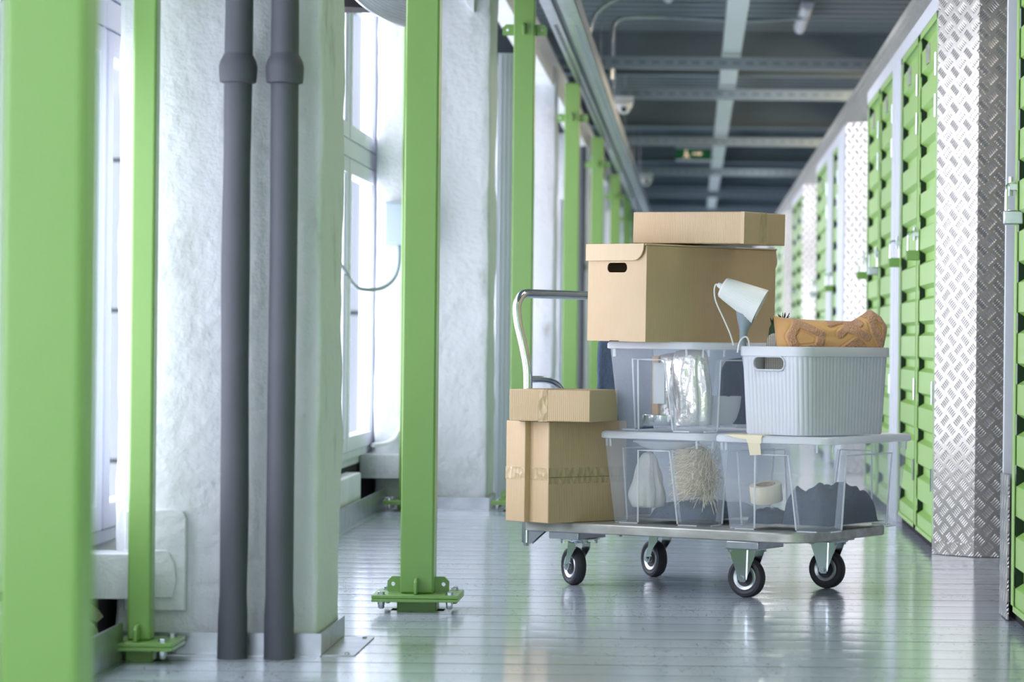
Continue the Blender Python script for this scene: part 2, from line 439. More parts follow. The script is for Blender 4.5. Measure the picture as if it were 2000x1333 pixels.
# dome cameras
def dome(loc, label):
    t = thing('dome_camera', label, 'security camera', loc, 0, 'dome cameras on the cable tray')
    mb = MB(); mb.box(-.07, .07, -.03, .03, .02, .07); mb.build('mount', M['plastic_white'], t)
    mb = MB(); mb.lathe([(.062,.02),(.064,0),(.055,-.02),(.045,-.025)], 24); mb.build('housing', M['plastic_white'], t)
    mb = MB(); mb.lathe([(.045,-.024),(.04,-.045),(.025,-.058),(.005,-.064)], 20); mb.build('dome', M['plastic_white'], t)
    mb = MB(); mb.lathe([(.018,0),(.02,.02)], 14, T=Matrix.Translation((0,-.044,-.03)) @ Matrix.Rotation(R(90),4,'X')); mb.build('lens', M['black'], t)
    return t
dome((-.54, 21.45, 2.49), 'white dome camera under the first strut beside the cable tray')
dome((-.535, 31.3, 2.49), 'white dome camera further along the cable tray above the exit sign')
dome((-.53, 41, 2.49), 'farthest small white dome camera by the cable tray')

# exit sign
t = thing('exit_sign', 'small green emergency exit sign hung from the ceiling', 'sign', (-.02, 30, 2.62))
MB().box(-.19, .21, 0, .03, .0, .02).box(-.19, .21, .012, .03, .0, .15).build('frame', M['lampgrey'], t)
MB().box(-.19, .18, -.004, .008, .02, .13).build('sign_face', M['exit_green'], t)
mb = MB(); mb.lathe([(.012, 0), (.012, .003)], 12, T=Matrix.Translation((-.08, -.004, .105)) @ Matrix.Rotation(R(90), 4, 'X'))
for q in ([(-.1,.085),(-.07,.09),(-.06,.06),(-.085,.06)], [(-.085,.062),(-.06,.062),(-.04,.035),(-.055,.03)], [(-.085,.06),(-.07,.06),(-.1,.03),(-.115,.035)],
          [(-.015,.07),(.06,.07),(.06,.088),(-.015,.088)], [(.055,.055),(.09,.079),(.055,.103),(.055,.08)]):
    mb.prism(q, 'y', -.007, -.004)
e = mat('exit_sign_white', '#F4D9B8', .5); e.node_tree.nodes['Principled BSDF'].inputs['Emission Color'].default_value = (1,.85,.6,1); e.node_tree.nodes['Principled BSDF'].inputs['Emission Strength'].default_value = .5
mb.build('symbol', e, t)
for q in (-.15, .15): MB().tube([(q,.015,.15),(q,.015,.48)], .003, 6).build('hanger', M['strut'], t)

# ------------------------------------------------------------------ left side: pillars, windows, parapet, trims
PY = [-1.8, .86, 6.58, 12.3, 18.0, 23.8, 29.5, 35.2, 41.0, 46.7]
def rough_block(x0, x1, y0, y1, z0, z1, seed, amp=.004, n=.035, taper=0):
    mb = MB(); off = Vector((seed*13.1, 0, 0))
    def disp(p, nx, ny):
        d = noise.noise(Vector((p[0]*6, p[1]*6, p[2]*3)) + off)*amp + noise.noise(Vector((p[0]*25, p[1]*25, p[2]*14)) + off)*amp*.45
        return (p[0]+nx*d, p[1]+ny*d, p[2])
    r = .012
    per = rrect(x0, x1, y0, y1, r, 2)
    pts = []
    for i in range(len(per)):
        a, b = per[i], per[(i+1) % len(per)]
        L_ = math.hypot(b[0]-a[0], b[1]-a[1]); k = max(1, int(L_/n))
        for j in range(k): pts.append((a[0]+(b[0]-a[0])*j/k, a[1]+(b[1]-a[1])*j/k))
    nz = int((z1-z0)/n); cx, cy = (x0+x1)/2, (y0+y1)/2
    vs = []; m = len(pts)
    for k in range(nz+1):
        z = z0+(z1-z0)*k/nz
        for (px, py) in pts:
            nx = 1 if px > x1-.013 else (-1 if px < x0+.013 else 0); ny = 1 if py > y1-.013 else (-1 if py < y0+.013 else 0)
            # chipped edges
            q = disp((px, py, z), nx*(1.6 if ny else 1), ny*(1.6 if nx else 1))
            vs.append((q[0] + taper*(z-z0)*(1 if px > cx else 0), q[1], q[2]))
    fs = [(k*m+i, k*m+(i+1)%m, (k+1)*m+(i+1)%m, (k+1)*m+i) for k in range(nz) for i in range(m)]
    fs += [tuple(range(m))[::-1], tuple(nz*m+i for i in range(m))]
    return mb.add(vs, fs)
lab = {2: 'rough white plaster pillar with two dark pipes in front', 3: 'white plaster pillar behind the bolted green post'}
for i, y in enumerate(PY):
    x0, x1 = (-1.325, -.858) if i == 2 else (-1.367, -.882)
    fine = .03 if i in (2, 3) else (.08 if i < 6 else .2)
    p = rough_block(x0, x1, y, y+.42, 0, 2.45, i, .005, fine).build('pillar', M['plaster'], smooth=60)
    struct(p, lab.get(i, 'white plaster pillar between windows further along the left side'))
    # ledge in front of pillar
    g = rough_block(-1.42, -1.262 if i == 2 else -1.2, y-.1, y+.03, .135, .235, i+20, .003, .04).build('trim_1', M['plaster'], smooth=60); struct(g, 'short white ledge beside the foot of the pillar')
    # metal skirting round the pillar foot
    g = MB().box(-1.32, x1+.012, y-.012, y-.008, 0, .052).box(x1+.008, x1+.012, y-.008, y+.43, 0, .052).box(-1.32, x1+.012, y-.03, y-.008, 0, .003).build('trim_2', M['galv'], smooth=0)
    struct(g, 'low galvanised skirting around the pillar foot')
    # corridor skirting between pillars
    if i+1 < len(PY):
        y2 = PY[i+1]
        xs, ye = (-1.275, 6.42) if i == 1 else (-1.32, y2)
        g = MB().box(xs, xs+.004, y+.42, ye, 0, .088).box(xs+.004, xs+.02, y+.42, ye, 0, .003).build('baseboard_left', M['galv'], smooth=0)
        struct(g, 'low galvanised skirting strip below the windows')
        g = MB().box(-1.40, -1.335, y+.42, y2-.75, .02, .19).build('trim_3', M['white_paint'], smooth=0, bevel=.006); struct(g, 'long white curb block under the windows')
# debris behind ledge
mb = MB()
for k in range(14):
    cx, cy, cz = -1.40+random.random()*.05, 6.35+random.random()*.2, .03+random.random()*.08
    r = .012+random.random()*.015
    T = Matrix.Translation((cx+1.38, cy-6.45, cz)) @ Matrix.Rotation(random.random()*3, 4, Vector((random.random(), random.random(), 1)))
    mb.box(-r, r, -r*.8, r*.8, -r*.6, r*.6, 0, T)
tag(mb.build('rubble', mat('rubble', '#B9BBA6', .9, bump=.6), loc=(-1.38, 6.45, 0)), 'loose pale rubble in the dark hollow under the white ledge', 'rubble', kind='stuff')

struct(MB().box(-1.6, -1.425, -1.8, YF, 0, .2).build('wall_left', M['cavity']), 'base of the window wall, coloured dark for the shaded hollow')  # solid block; its dark colour stands in for shade in the hollow
struct(MB().box(-1.6, -1.4, -1.8, YF, .235, .268).box(-1.75, -1.42, -1.8, YF, .2, .24).build('windowsill', M['white_paint'], bevel=.004), 'white sill running under the windows')
struct(MB().box(-1.6, -1.36, -1.8, YF, 2.33, 2.55).build('trim_4', M['white_paint']), 'white lintel above the windows')
struct(MB().box(-1.75, -1.7, -1.8, YF, 2.4, 3.1).build('wall_upper', M['beam_grey']), 'dark upper wall above the windows')
struct(MB().box(-1.0, -.9, 12.9, YF, 2.33, 2.55).build('trim_5', M['white_paint'], bevel=.004), 'long white beam above the far green posts')
for i in range(len(PY)-1):
    y0 = PY[i]+.2; y1 = PY[i+1]+.2; nwin = 6; pitch = (y1-y0)/nwin
    mb = MB(); gl = MB()
    for k in range(nwin):
        a = y0+k*pitch; b = a+pitch
        for (z0, z1) in ((.27, 1.455), (1.535, 2.31)):
            # casement frames: white profile with groove
            for (p, q, r_, s_) in ((a+.012, a+.072, z0, z1), (b-.072, b-.012, z0, z1), (a+.072, b-.072, z0, z0+.06), (a+.072, b-.072, z1-.06, z1)):
                mb.box(-1.45, -1.392, p, q, r_, s_)
            mid = (a+b)/2
            for (p, q, r_, s_) in ((a+.08, a+.1, z0+.065, z1-.065), (b-.1, b-.08, z0+.065, z1-.065)):
                mb.box(-1.44, -1.40, p, q, r_, s_)
            gl.box(-1.428, -1.424, a+.07, b-.07, z0+.05, z1-.05)
        mb.box(-1.46, -1.40, a-.012, a+.012, .27, 2.33)
    mb.box(-1.46, -1.395, y0, y1, 1.46, 1.53)
    f = mb.build('window_%d' % (i+1), M['white_metal'], smooth=0, bevel=.003); struct(f, 'white framed window band on the left wall')
    gl.build('window_glass', M['pane'], f, smooth=0)

mb = MB()
for k in range(-2, 8):
    for j in range(9): mb.box(-2.3-j*1.6+.01-1.6, -2.3-j*1.6-.01, 26+.1, 26.4, .96+1.37*k+.02, .96+1.37*(k+1)-.02)
nb = mb.build('neighbouring_building', mat('facade_panels', '#676E74', .6, noise_col='#61686E', nscale=1)); struct(nb, 'pale panelled facade of the building outside the windows')
struct(MB().box(-17, -2.2, 26.3, 27, -2, 11).build('building_backing', mat('facade_joint', '#585E64', .8)), 'facade joints')
# ------------------------------------------------------------------ green posts
def bolt(mb, x, y, z, T=None):
    pass
def make_post(name, label, W, D, H, plate, ears_low=True, brackets=True, group='green steel posts', seed=0):
    t = thing(name, label, 'post', (0,0,0), 0, group)
    w2 = W/2; d2 = D/2
    MB().box(-w2, w2, -d2, d2, .047, H).build('shaft', M['green_post'], t, bevel=.006, bseg=3)
    pw, pd = plate
    MB().box(-pw, pw, -pd, pd, .029, .0375).box(-pw, pw, -pd, pd, .0385, .047).build('base_plate', M['green'], t, bevel=.0012)
    f2 = w2*1.18
    MB().box(-f2, f2, -d2*.98, d2, -.012, .029).build('foot', M['green'], t, bevel=.004)
    for sx in (-1, 1):
        hole = MB(); hole.box(min(sx*f2, sx*(f2+.018)), max(sx*f2, sx*(f2+.018)), -d2*.6, d2*.6, -.002, .0008); hole.build('floor_slot', M['cavity'], t, smooth=0)
    for sx in (-1, 1):
        for sy in (-1, 1):
            x, y = sx*(pw-.024), sy*(pd-.024)
            T = Matrix.Translation((x, y, 0))
            mb = MB(); mb.lathe([(.0095,.047),(.0095,.054),(.008,.0555)], 6, T=T); mb.lathe([(.012,.047),(.012,.0485)], 16, T=T)
            mb.lathe([(.0055,.012),(.0055,.047)], 10, T=T); mb.lathe([(.0095,.02),(.0095,.0285)], 6, T=T); mb.lathe([(.006,.0095),(.0085,.013),(.0085,.02)], 12, T=T)
            mb.build('bolt', M['galv'], t)
    def ear(z, h, wd, name='ear'):
        for sx in ((-1, 1) if brackets else ()):
            k = .3*h
            a, b = sx*w2, sx*(w2+wd)
            poly = [(a, z), (b - sx*k*.3, z), (b, z+k*.3), (b, z+h-k), (b-sx*k, z+h), (a, z+h)]
            e = MB().prism(poly if sx > 0 else poly[::-1], 'y', -.004, .004).build(name, M['green'], t, smooth=0)
            c_ = MB().lathe([(.0055, -.03), (.0055, .03)], 20, T=Matrix.Translation((sx*(w2+wd*.6), 0, z+h*.5)) @ Matrix.Rotation(R(90), 4, 'X')).build('c', M['green'])
            cut(e, c_)
        MB().prism([(-d2-.045, z), (-d2, z), (-d2, z+h), (-d2-.03, z+h), (-d2-.045, z+h*.75)], 'x', -.004, .004).build('gusset', M['green'], t, bevel=.002)
    ear(.048, .042 if W > .07 else .036, .038)
    if brackets: ear(2.03, .048, .05, 'bracket_ear')
    return t
PX = -.735
posts = [(3.2, 'large blurred green steel post closest to the camera, at the left edge'),
         (7.68, 'green steel post with bolted base plate standing alone on the grey floor'),
         (12.2, 'green steel post standing just behind the trolley handle, with side lugs near its top'),
         (17.0, 'second green steel post behind the trolley handle, reaching the cable tray'),
         (21.5, 'third green steel post behind the trolley handle'),
         (26.3, 'far green steel post, fourth behind the trolley handle'),
         (31.0, 'far green steel post, farthest clearly separate one before the end of the row'),
         (35.6, 'small distant green post beside the tall cardboard stack'),
         (40.2, 'farthest small green post of the row')]
p0 = make_post('green_post', posts[0][1], .09, .09, 2.26, (.115, .105))
p0.location = (PX, posts[0][0]+.045, 0)
for y, l in posts[1:]:
    dup(p0, (PX, y+.045, 0), 0, l)
q0 = make_post('green_post', 'slim green steel post beside the white pillar with two dark pipes', .053, .052, 3.0, (.085, .085), brackets=False, group='slim green posts at the pillars')
p0.location.x = PX + .006
q0.location = (-1.237, 6.45, 0)
dup(q0, (-1.215, 12.15, 0), 0, 'slim green post hidden behind the bolted green post, only its base plate in view')

# ------------------------------------------------------------------ dark pipes
def dark_pipe(x, y, label, seed, group='dark insulated pipes'):
    t = thing('insulated_pipe', label, 'pipe', (x, y, 0), 0, group)
    P = []; rr = []
    for k in range(64):
        z = 3.1*k/63
        P.append((.0035*noise.noise(Vector((z*1.6, seed, 0))), .004*noise.noise(Vector((z*1.6, seed, 5))), z))
        rr.append(.0315 + .0015*noise.noise(Vector((z*4, seed, 9))) + (.0025 if z < .12 else 0))
    MB().tube(P, rr, 28).build('pipe_body', M['pipe'], t)
    zc = 1.335 if seed < 3 else 1.335
    mb = MB(); mb.lathe([(.031,zc-.03),(.041,zc-.027),(.0425,zc-.012),(.0435,zc+.008),(.041,zc+.02),(.036,zc+.03),(.031,zc+.04)], 28)
    mb.build('coupling', M['pipe'], t)
    return t
dark_pipe(-1.040, 6.505, 'dark grey insulated pipe in front of the pillar, beside the rough bare plaster', 1)
dark_pipe(-.934, 6.505, 'dark grey insulated pipe in front of the pillar, nearer the pillar corner', 2)
for x, l in ((-1.02, 'far dark pipe at a distant pillar, seen between two green posts'), (-.93, 'far dark pipe nearer the corridor at a distant pillar')):
    dark_pipe(x, 23.6, l, 4, 'far dark pipes')

# plaster patch on pillar
mb = MB(); mb.prism([(-1.30,.1),(-1.157,.1),(-1.157,.315),(-1.165,.33),(-1.19,.335),(-1.30,.33)], 'y', 6.566, 6.58)
struct(mb.build('trim_6', M['plaster'], bevel=.004), 'raised plaster patch low on the pillar')
mb = MB(); mb.prism([(-1.30,.13),(-1.185,.13),(-1.178,.17),(-1.182,.21),(-1.2,.24),(-1.30,.24)], 'y', 6.56, 6.567)
struct(mb.build('trim_7', M['plaster'], bevel=.003), 'smaller chipped patch over the raised plaster patch')
# floor plate beside pillar
mb = MB(); mb.box(-.845, -.77, 6.57, 6.98, .0, .003)
pl = tag(mb.build('floor_plate', M['galv'], bevel=.0008), 'flat metal plate on the floor beside the pillar corner', 'floor plate')
mb = MB()
for (x, y) in ((-.79, 6.95), (-.79, 6.6)): mb.lathe([(.006,.003),(.005,.006),(.002,.007)], 12, T=Matrix.Translation((x,y,0)))
mb.build('screw', M['galv'], pl)

# white trunking beside far pillars
for (x0, x1, y, z1, l) in ((-.885, -.79, 12.78, 2.01, 'tall white boxed trunking beside the pillar and green post'), (-.875, -.83, 18.5, 1.64, 'shorter white trunking behind the second far green post'), (-.87, -.79, 28.0, 2.0, 'distant white trunking between two far green posts'), (-.87, -.8, 34, 2.0, 'farthest white trunking between distant green posts')):
    mb = MB(); mb.box(x0, x1, 0, .06, 0, z1)
    for k in range(4): mb.box(x0+.012+k*.02, x0+.02+k*.02, -.004, 0, 0, z1-.01)
    tag(mb.build('trunking', M['white_metal'], loc=(0, y, 0), bevel=.002), l, 'trunking')

# switch box + cable on the second pillar
t = thing('junction_box', 'pale blue grey junction box mounted on the pillar behind the bolted green post', 'junction box', (-1.27, 12.3, 1.13))
MB().box(-.055, .105, -.07, 0, .0, .185).build('box_body', M['box_blue'], t, bevel=.004)
MB().box(-.05, .1, -.076, -.069, .008, .177).build('cover', M['box_blue'], t, bevel=.003)
C = [(-1.265, 12.26, 1.14), (-1.266, 12.25, 1.04), (-1.29, 12.22, .975), (-1.33, 12.1, .94), (-1.385, 11.9, .935), (-1.40, 11.7, .96), (-1.385, 11.3, 1.005), (-1.34, 10.6, 1.03)]
P = catmull(C, 8); tag(MB().tube([p-P[0] for p in P], .0085, 8).build('cable', mat('grey_cable', '#8C9AA2', .5), loc=P[0]), 'grey cable sagging from the junction box to the wall', 'cable')
P = catmull([(-1.24, 12.285, .62), (-1.242, 12.285, .42), (-1.26, 12.28, .33), (-1.3, 12.27, .285), (-1.36, 12.2, .275)], 8)
tag(MB().tube([p-P[0] for p in P], .011, 8).build('cable', M['white_paint'], loc=P[0]), 'white cable curving down to the window sill at the pillar', 'cable')

# ventilation duct (ribbed) behind the main post
t = thing('ventilation_duct', 'ribbed silver ventilation duct hanging above the window behind the bolted green post', 'duct', (-1.085, 9.9, 1.932), 0)
ax = Vector((.55, -.5, .67)).normalized()
Q = ax.to_track_quat('Z', 'Y').to_matrix().to_4x4()
prof = [(.150, .002), (.182, .0), (.189, .01), (.181, .018)]
k = .02
while k < .5: prof += [(.182, k), (.1765, k+.0055), (.182, k+.011)]; k += .011
mb = MB(); mb.lathe(prof, 64, T=Q); mb.build('duct_body', mat('ribbed_duct', '#B9C0C4', .35, .6), t)
mb = MB(); mb.box(-1.42, -.93, 9.7, 10.1, 2.0, 2.3, T=Matrix.Translation((0,0,0)))
bb = rough_block(-1.42, -1.262, 10.9, 11.1, 1.99, 2.25, 77, .03, .05).build('trim_8', M['cavity']); struct(bb, 'dark ragged edge of a cut beam above the window')
# small white bracket above pillar
tag(MB().prism([(-1.02, 2.25), (-.935, 2.25), (-.935, 2.13)], 'y', -.02, .02).build('corner_bracket', M['white_paint'], loc=(-.02, 12.282, 0)), 'small pale triangular bracket high on the pillar', 'bracket')

# ------------------------------------------------------------------ cable tray above the posts
t = thing('cable_tray', 'long perforated steel cable tray running over the green posts', 'cable tray', (0, 0, 2.27))
mb = MB(); mb.box(-.72, -.66, 2, YF, 0, .003); mb.box(-.72, -.717, 2, YF, 0, .05); mb.box(-.663, -.66, 2, YF, 0, .05); mb.build('strut_rail', M['galv'], t, smooth=0)
mb = MB(); y = 14.0
n = 0
while n < 90:
    mb.box(-.70, -.68, y, y+.05, -.0012, .0008); y += .1; n += 1
mb.build('slot', M['cavity'], t, smooth=0)['kind'] = 'stuff'
mb = MB(); mb.box(-.64, -.555, 2, YF, .0, .003); mb.box(-.64, -.637, 2, YF, .0, .08); mb.box(-.558, -.555, 2, YF, .0, .08); mb.box(-.66, -.64, 2, YF, .03, .034)
mb.build('tray_channel', M['galv'], t, smooth=0)
mb = MB()
y = 14.0
for k in range(90): mb.box(-.60, -.585, y, y+.07, -.0012, .0006); y += .13
mb.build('tray_slot', M['beam_grey'], t, smooth=0)['kind'] = 'stuff'
for y in (15, 18.2, 21.2, 24.5, 28, 31.2): MB().tube([(-.61, y, .08), (-.61, y, .82)], .005, 6).build('hanger_rod', M['galv'], t)

# ------------------------------------------------------------------ storage units on the right
WX = .84
def corrugated(y0, y1, z0, z1, zg, x, d=.022, hw=.028, hn=.014):
    # sheet with horizontal grooves recessed to +X
    prof = [(x, z0)]
    for z in zg:
        if z-hw > z0+.005 and z+hw < z1-.005: prof += [(x, z-hw), (x+d, z-hn), (x+d, z+hn), (x, z+hw)]
    prof.append((x, z1))
    mb = MB()
    for (a, za), (b, zb) in zip(prof[:-1], prof[1:]):
        mb.add([(a, y0, za), (a, y1, za), (b, y1, zb), (b, y0, zb)], [(0,1,2,3)])
    return mb, prof
ZG = [1.187+.133*k for k in range(-8, 6)]
def storage_unit(y0, y1, doors, label, post=None, grooves=True):
    t = thing('storage_unit', label, 'storage unit', (0, (y0+y1)/2, 0), 0, 'green storage units'); oy = -(y0+y1)/2
    # carcass
    MB().box(WX+.05, 2.6, y0+oy, y1+oy, .02, 1.93).build('carcass', M['galv_dull'], t, smooth=0)
    fr = MB(); fr.box(WX-.002, WX+.05, y0+oy, y1+oy, 1.90, 1.96); MB().box(WX+.02, WX+.06, y0+oy, y1+oy, 0, .035).build('shadow_gap', M['cavity'], t, smooth=0)  # near-black strip stands in for the shadow gap under the doors
    edges = sorted(set([y0] + [d[0] for d in doors] + [d[1] for d in doors] + [y1]))
    for a in (y0, y1-.02): fr.box(WX, WX+.05, a+oy, a+.02+oy, 0, 1.9)
    fr.build('frame', M['white_metal'], t, smooth=0, bevel=.002)
    if y0 == 16.07: MB().box(WX-.006, WX+.05, y0+oy, y0+.76+oy, 0, 1.9).build('side_panel', M['white_metal'], t, smooth=0)
    if post: MB().box(WX-.006, WX+.05, post[0]+oy, post[1]+oy, 0, 1.9).box(WX-.01, WX-.006, post[0]+.06+oy, post[1]-.06+oy, 0, 1.9).build('frame_post', M['white_metal'], t, smooth=0, bevel=.002)
    for (a, b) in doors:
        mb, prof = corrugated(a+.012+oy, b-.012+oy, .04, 1.89, ZG, WX+.004)
        dr = mb.build('door', M['door_green'], t, smooth=0)
        # stiles: thin flat edges on the face; the grooves run behind them
        st = MB(); st.box(WX-.002, WX+.0005, b-.05+oy, b-.004+oy, .035, 1.895); st.box(WX-.002, WX+.0005, a+.004+oy, a+.022+oy, .035, 1.895)
        st.box(WX-.002, WX+.0005, a+.004+oy, b-.004+oy, .035, .05); st.box(WX-.002, WX+.0005, a+.004+oy, b-.004+oy, 1.87, 1.895)
        st.build('door_edge', M['door_green'], dr, smooth=0)
        hb = MB(); hb.box(WX+.0045, WX+.04, b-.05+oy, b-.045+oy, .04, 1.89); hb.build('groove_shade', M['hole'], dr, smooth=0)  # dark cap paints the shade at the far groove ends
        # hinges on the near edge
        for z in (1.67, 1.525, .52, .215):
            hg = MB(); hg.tube([(WX-.006, a+.008+oy, z), (WX-.006, a+.008+oy, z+.08)], .004, 8); hg.box(WX-.006, WX-.002, a+.008+oy, a+.035+oy, z, z+.08); hg.build('hinge', M['chrome'], dr)
        # number plate
        c_ = (a+b)/2+.02
        MB().box(WX-.003, WX+.003, c_-.055+oy, c_+.055+oy, 1.75, 1.82).build('number_plate', M['galv_dull'], dr, smooth=0)
        # hasp
        MB().box(WX-.02, WX-.002, b-.05+oy, b+.0+oy, 1.135, 1.15).tube([(WX-.016, b-.03+oy, 1.12), (WX-.016, b-.03+oy, 1.17)], .006, 8).build('hasp', M['galv'], dr)
    return t
def padlock(y, label, green=True, x=WX, z=1.14):
    t = thing('padlock', label, 'padlock', (x-.022, y-.02, z), 0, 'padlocks on the storage doors')
    P = [(-.0, -.012, -.06), (0, -.012, -.012)] + [(0, .012*math.cos(R(a))*-1, -.0+.012*math.sin(R(a))) for a in range(20, 161, 20)] + [(0, .012, -.012), (0, .012, -.06)]
    P = [(p[1]*1.6, p[1]*.6, p[2]) for p in P]
    MB().tube(P, .0042, 8).build('shackle', M['chrome'], t)
    MB().box(-.026, .026, -.011, .011, -.096, -.058).build('lock_body', M['green'] if green else M['galv'], t, bevel=.004)
    return t
def checker_pillar(y, label, top=1.965, near=False):
    a = .129
    poly = [(WX, y), (WX, y+.02), (WX+.6, y+.02), (WX+1.7, y+.02), (WX+1.7, y-a), (WX+a, y-a)]
    t = thing('checker_plate_cladding', label, 'metal cladding', (0, 0, 0), 0, 'checker plate end panels')
    o = MB().prism(poly, 'z', 0.004, top).build('cladding_sheet', M['checker'], t, smooth=0); uvquad(o)
    k = .004
    b = MB().prism([(WX-k, y), (WX-k, y+.01), (WX+1.7, y+.01), (WX+1.7, y-a-k), (WX+a-k*.4, y-a-k)], 'z', 0.002, .045).build('kick_strip', M['checker'], t, smooth=0); uvquad(b)
    return t
storage_unit(5.5, 7.77, [(5.55, 6.55), (6.57, 7.52)], 'green storage unit at the right edge of the picture with a white frame')
o = MB().box(WX-.005, WX-.0005, 7.58, 7.768, .004, .385).build('checker_plate_strip', M['checker'], smooth=0); uvquad(o); tag(o, 'low checker plate strip at the foot of the storage unit on the right edge', 'metal cladding')
padlock(7.50, 'silver padlock on the storage unit at the right edge of the picture', False, WX+.012)
clusters = [(9.99, 11.9, [(10.0, 10.80), (10.84, 11.73)], 'green storage unit directly behind the tall checker plate pillar', (11.74, 11.9)),
            (11.9, 14.04, [(12.2, 13.08), (13.12, 14.0)], 'green storage unit seen above the orange cushion', (11.9, 12.2)),
            (16.07, 19.9, [(16.86, 17.5), (18.2, 19.8)], 'green storage unit past the second checker plate pillar', (17.52, 18.18)),
            (22.4, 24.8, [(22.45, 23.5), (23.55, 24.7)], 'blurred distant green storage unit past the third bright pillar', None),
            (27.03, 31.0, [(27.1, 28.9), (29, 30.9)], 'farthest blurred green storage unit', None)]
for (a, b, d, l, p) in clusters: storage_unit(a, b, d, l, p)
for (y, l) in ((9.97, 'tall checker plate end panel beside the aisle, reaching above the picture'), (16.05, 'bright checker plate end panel behind the first green storage doors'), (22.35, 'blurred bright end panel right of the cardboard boxes'), (27.0, 'farthest bright end panel touching the cardboard stack')):
    checker_pillar(y, l, 2.9 if y < 10 else 1.965)
padlock(10.78, 'padlock on the first green door behind the checker plate pillar', True)
padlock(11.75, 'padlock hanging in front of the white frame post', True)
padlock(13.15, 'silver padlock above the left part of the cushion', False)
padlock(14.02, 'green padlock at the far edge of the storage doors', True)
padlock(19.6, 'blurred distant padlock past the second end panel', False)
padlock(17.45, 'blurred padlock on the nearer door past the second end panel', True)
struct(MB().box(.95, 1.12, 9.3, YF, 1.96, 2.22).box(.93, .95, 9.3, YF, 2.19, 2.225).build('trim_9', M['galv_dull'], smooth=0), 'grey metal panel above the storage units')
struct(MB().box(2.6, 2.7, -1.8, YF, 0, 3.1).build('wall_right', M['white_paint']), 'wall behind the storage units')
mb = MB()
for x in (-1.5, -.3, .9, 2.1, 3.3): mb.box(x-.03, x+.03, -1.85, -1.75, 0, 3.1)
for z in (0, 2.1, 3.04): mb.box(-1.75, 4.2, -1.85, -1.75, z, z+.06)
wf = mb.build('window_12', M['white_metal'], smooth=0); struct(wf, 'unseen glazed opening added behind the camera for fill daylight')  # unseen glazing, added to let in fill light from the front
struct(MB().box(.9, 4.2, -1.86, -1.81, 0, 3.1).build('wall_front', M['white_paint']), 'wall narrowing the added glazed opening behind the camera')
MB().box(-1.75, .9, -1.802, -1.798, .03, 3.07).build('window_glass', M['pane'], wf, smooth=0)
pl_ = bpy.data.lights.new('daylight_portal', 'AREA'); pl_.shape = 'RECTANGLE'; pl_.size = 2.6; pl_.size_y = 3.0; pl_.cycles.is_portal = True
po_ = bpy.data.objects.new('daylight_portal', pl_); COL.objects.link(po_); po_.location = (-.43, -1.9, 1.55); po_.rotation_euler = (R(90), 0, R(180))
struct(MB().box(.84, 2.6, -1.75, 5.4, 0, 2.2).build('wall_side', M['door_green']), 'storage wall beside the camera')

# ------------------------------------------------------------------ trolley
TH = R(30.9); TU = Vector((math.cos(TH), -math.sin(TH), 0)); TV = Vector((math.sin(TH), math.cos(TH), 0)); TA = Vector((-.4957, 8.5326, 0))
def TW(s, t, z=0): return TA + TU*s + TV*t + Vector((0, 0, z))
tr = thing('platform_trolley', 'silver steel platform trolley with a bent tube handle and four rubber wheels', 'trolley', TA, -TH)
LP, WP = .935, .58
mb = MB()
mb.prism([(0,0)] + [(LP-.09+.09*math.sin(R(a)), .09-.09*math.cos(R(a))) for a in range(0, 91, 9)] + [(LP-.09+.09*math.cos(R(a)), WP-.09+.09*math.sin(R(a))) for a in range(0, 91, 9)] + [(0, WP)], 'z', .163, .193)
mb.build('platform', M['galv_dull'], tr, bevel=.004, bseg=2)
H = [(-.016, .03, .125), (-.016, .03, .5), (-.016, .03, .6), (-.02, .03, .655), (-.034, .028, .72), (-.05, .026, .78), (-.057, .028, .825), (-.056, .036, .85), (-.054, .06, .868), (-.054, .12, .87)]
Hb = [(p[0], WP-p[1], p[2]) for p in H[::-1]]
mb = MB(); mb.tube(catmull(H, 6) + catmull(Hb, 6), .0135, 18); mb.build('handle', M['tube'], tr)
mb = MB(); P = catmull([(-.016, .032, .612), (-.016, .1, .612), (-.016, .16, .605), (-.014, .2, .585), (-.012, .235, .54), (-.012, .25, .48), (-.012, .25, .2)], 6); mb.tube(P, .0105, 14); mb.build('brace', M['tube'], tr)
for t_ in (.03, WP-.03):
    mb = MB(); mb.prism([(0, .163), (.055, .163), (.004, .122), (0, .122)], 'y', t_-.01, t_-.006); mb.prism([(0, .163), (.055, .163), (.004, .122), (0, .122)], 'y', t_+.006, t_+.01)
    mb.lathe([(.009,.115),(.009,.125)], 6, T=Matrix.Translation((-.016, t_, 0))); mb.build('socket_bracket', M['galv'], tr)
WR = .057
def wheel(parent, T):
    Ty = MB(); tw = .017
    Ty.lathe([(.036,-tw*.7),(.046,-tw),(.053,-tw*.92),(WR,-tw*.5),(WR,tw*.5),(.053,tw*.92),(.046,tw),(.036,tw*.7)], 48, T=T)
    Ty.build('tyre', M['tyre'], parent)
    Hb_ = MB(); Hb_.lathe([(.0085,-.0235),(.0085,-.013),(.012,-.0125),(.016,-.0085),(.022,-.0085),(.026,-.012),(.031,-.0145),(.0345,-.016),(.037,-.0135),(.037,.0135),(.0345,.016),(.031,.0145),(.026,.012),(.022,.0085),(.016,.0085),(.0085,.0125),(.0085,.0235)], 40, T=T)
    return Hb_.build('hub', M['hubmetal'], parent)
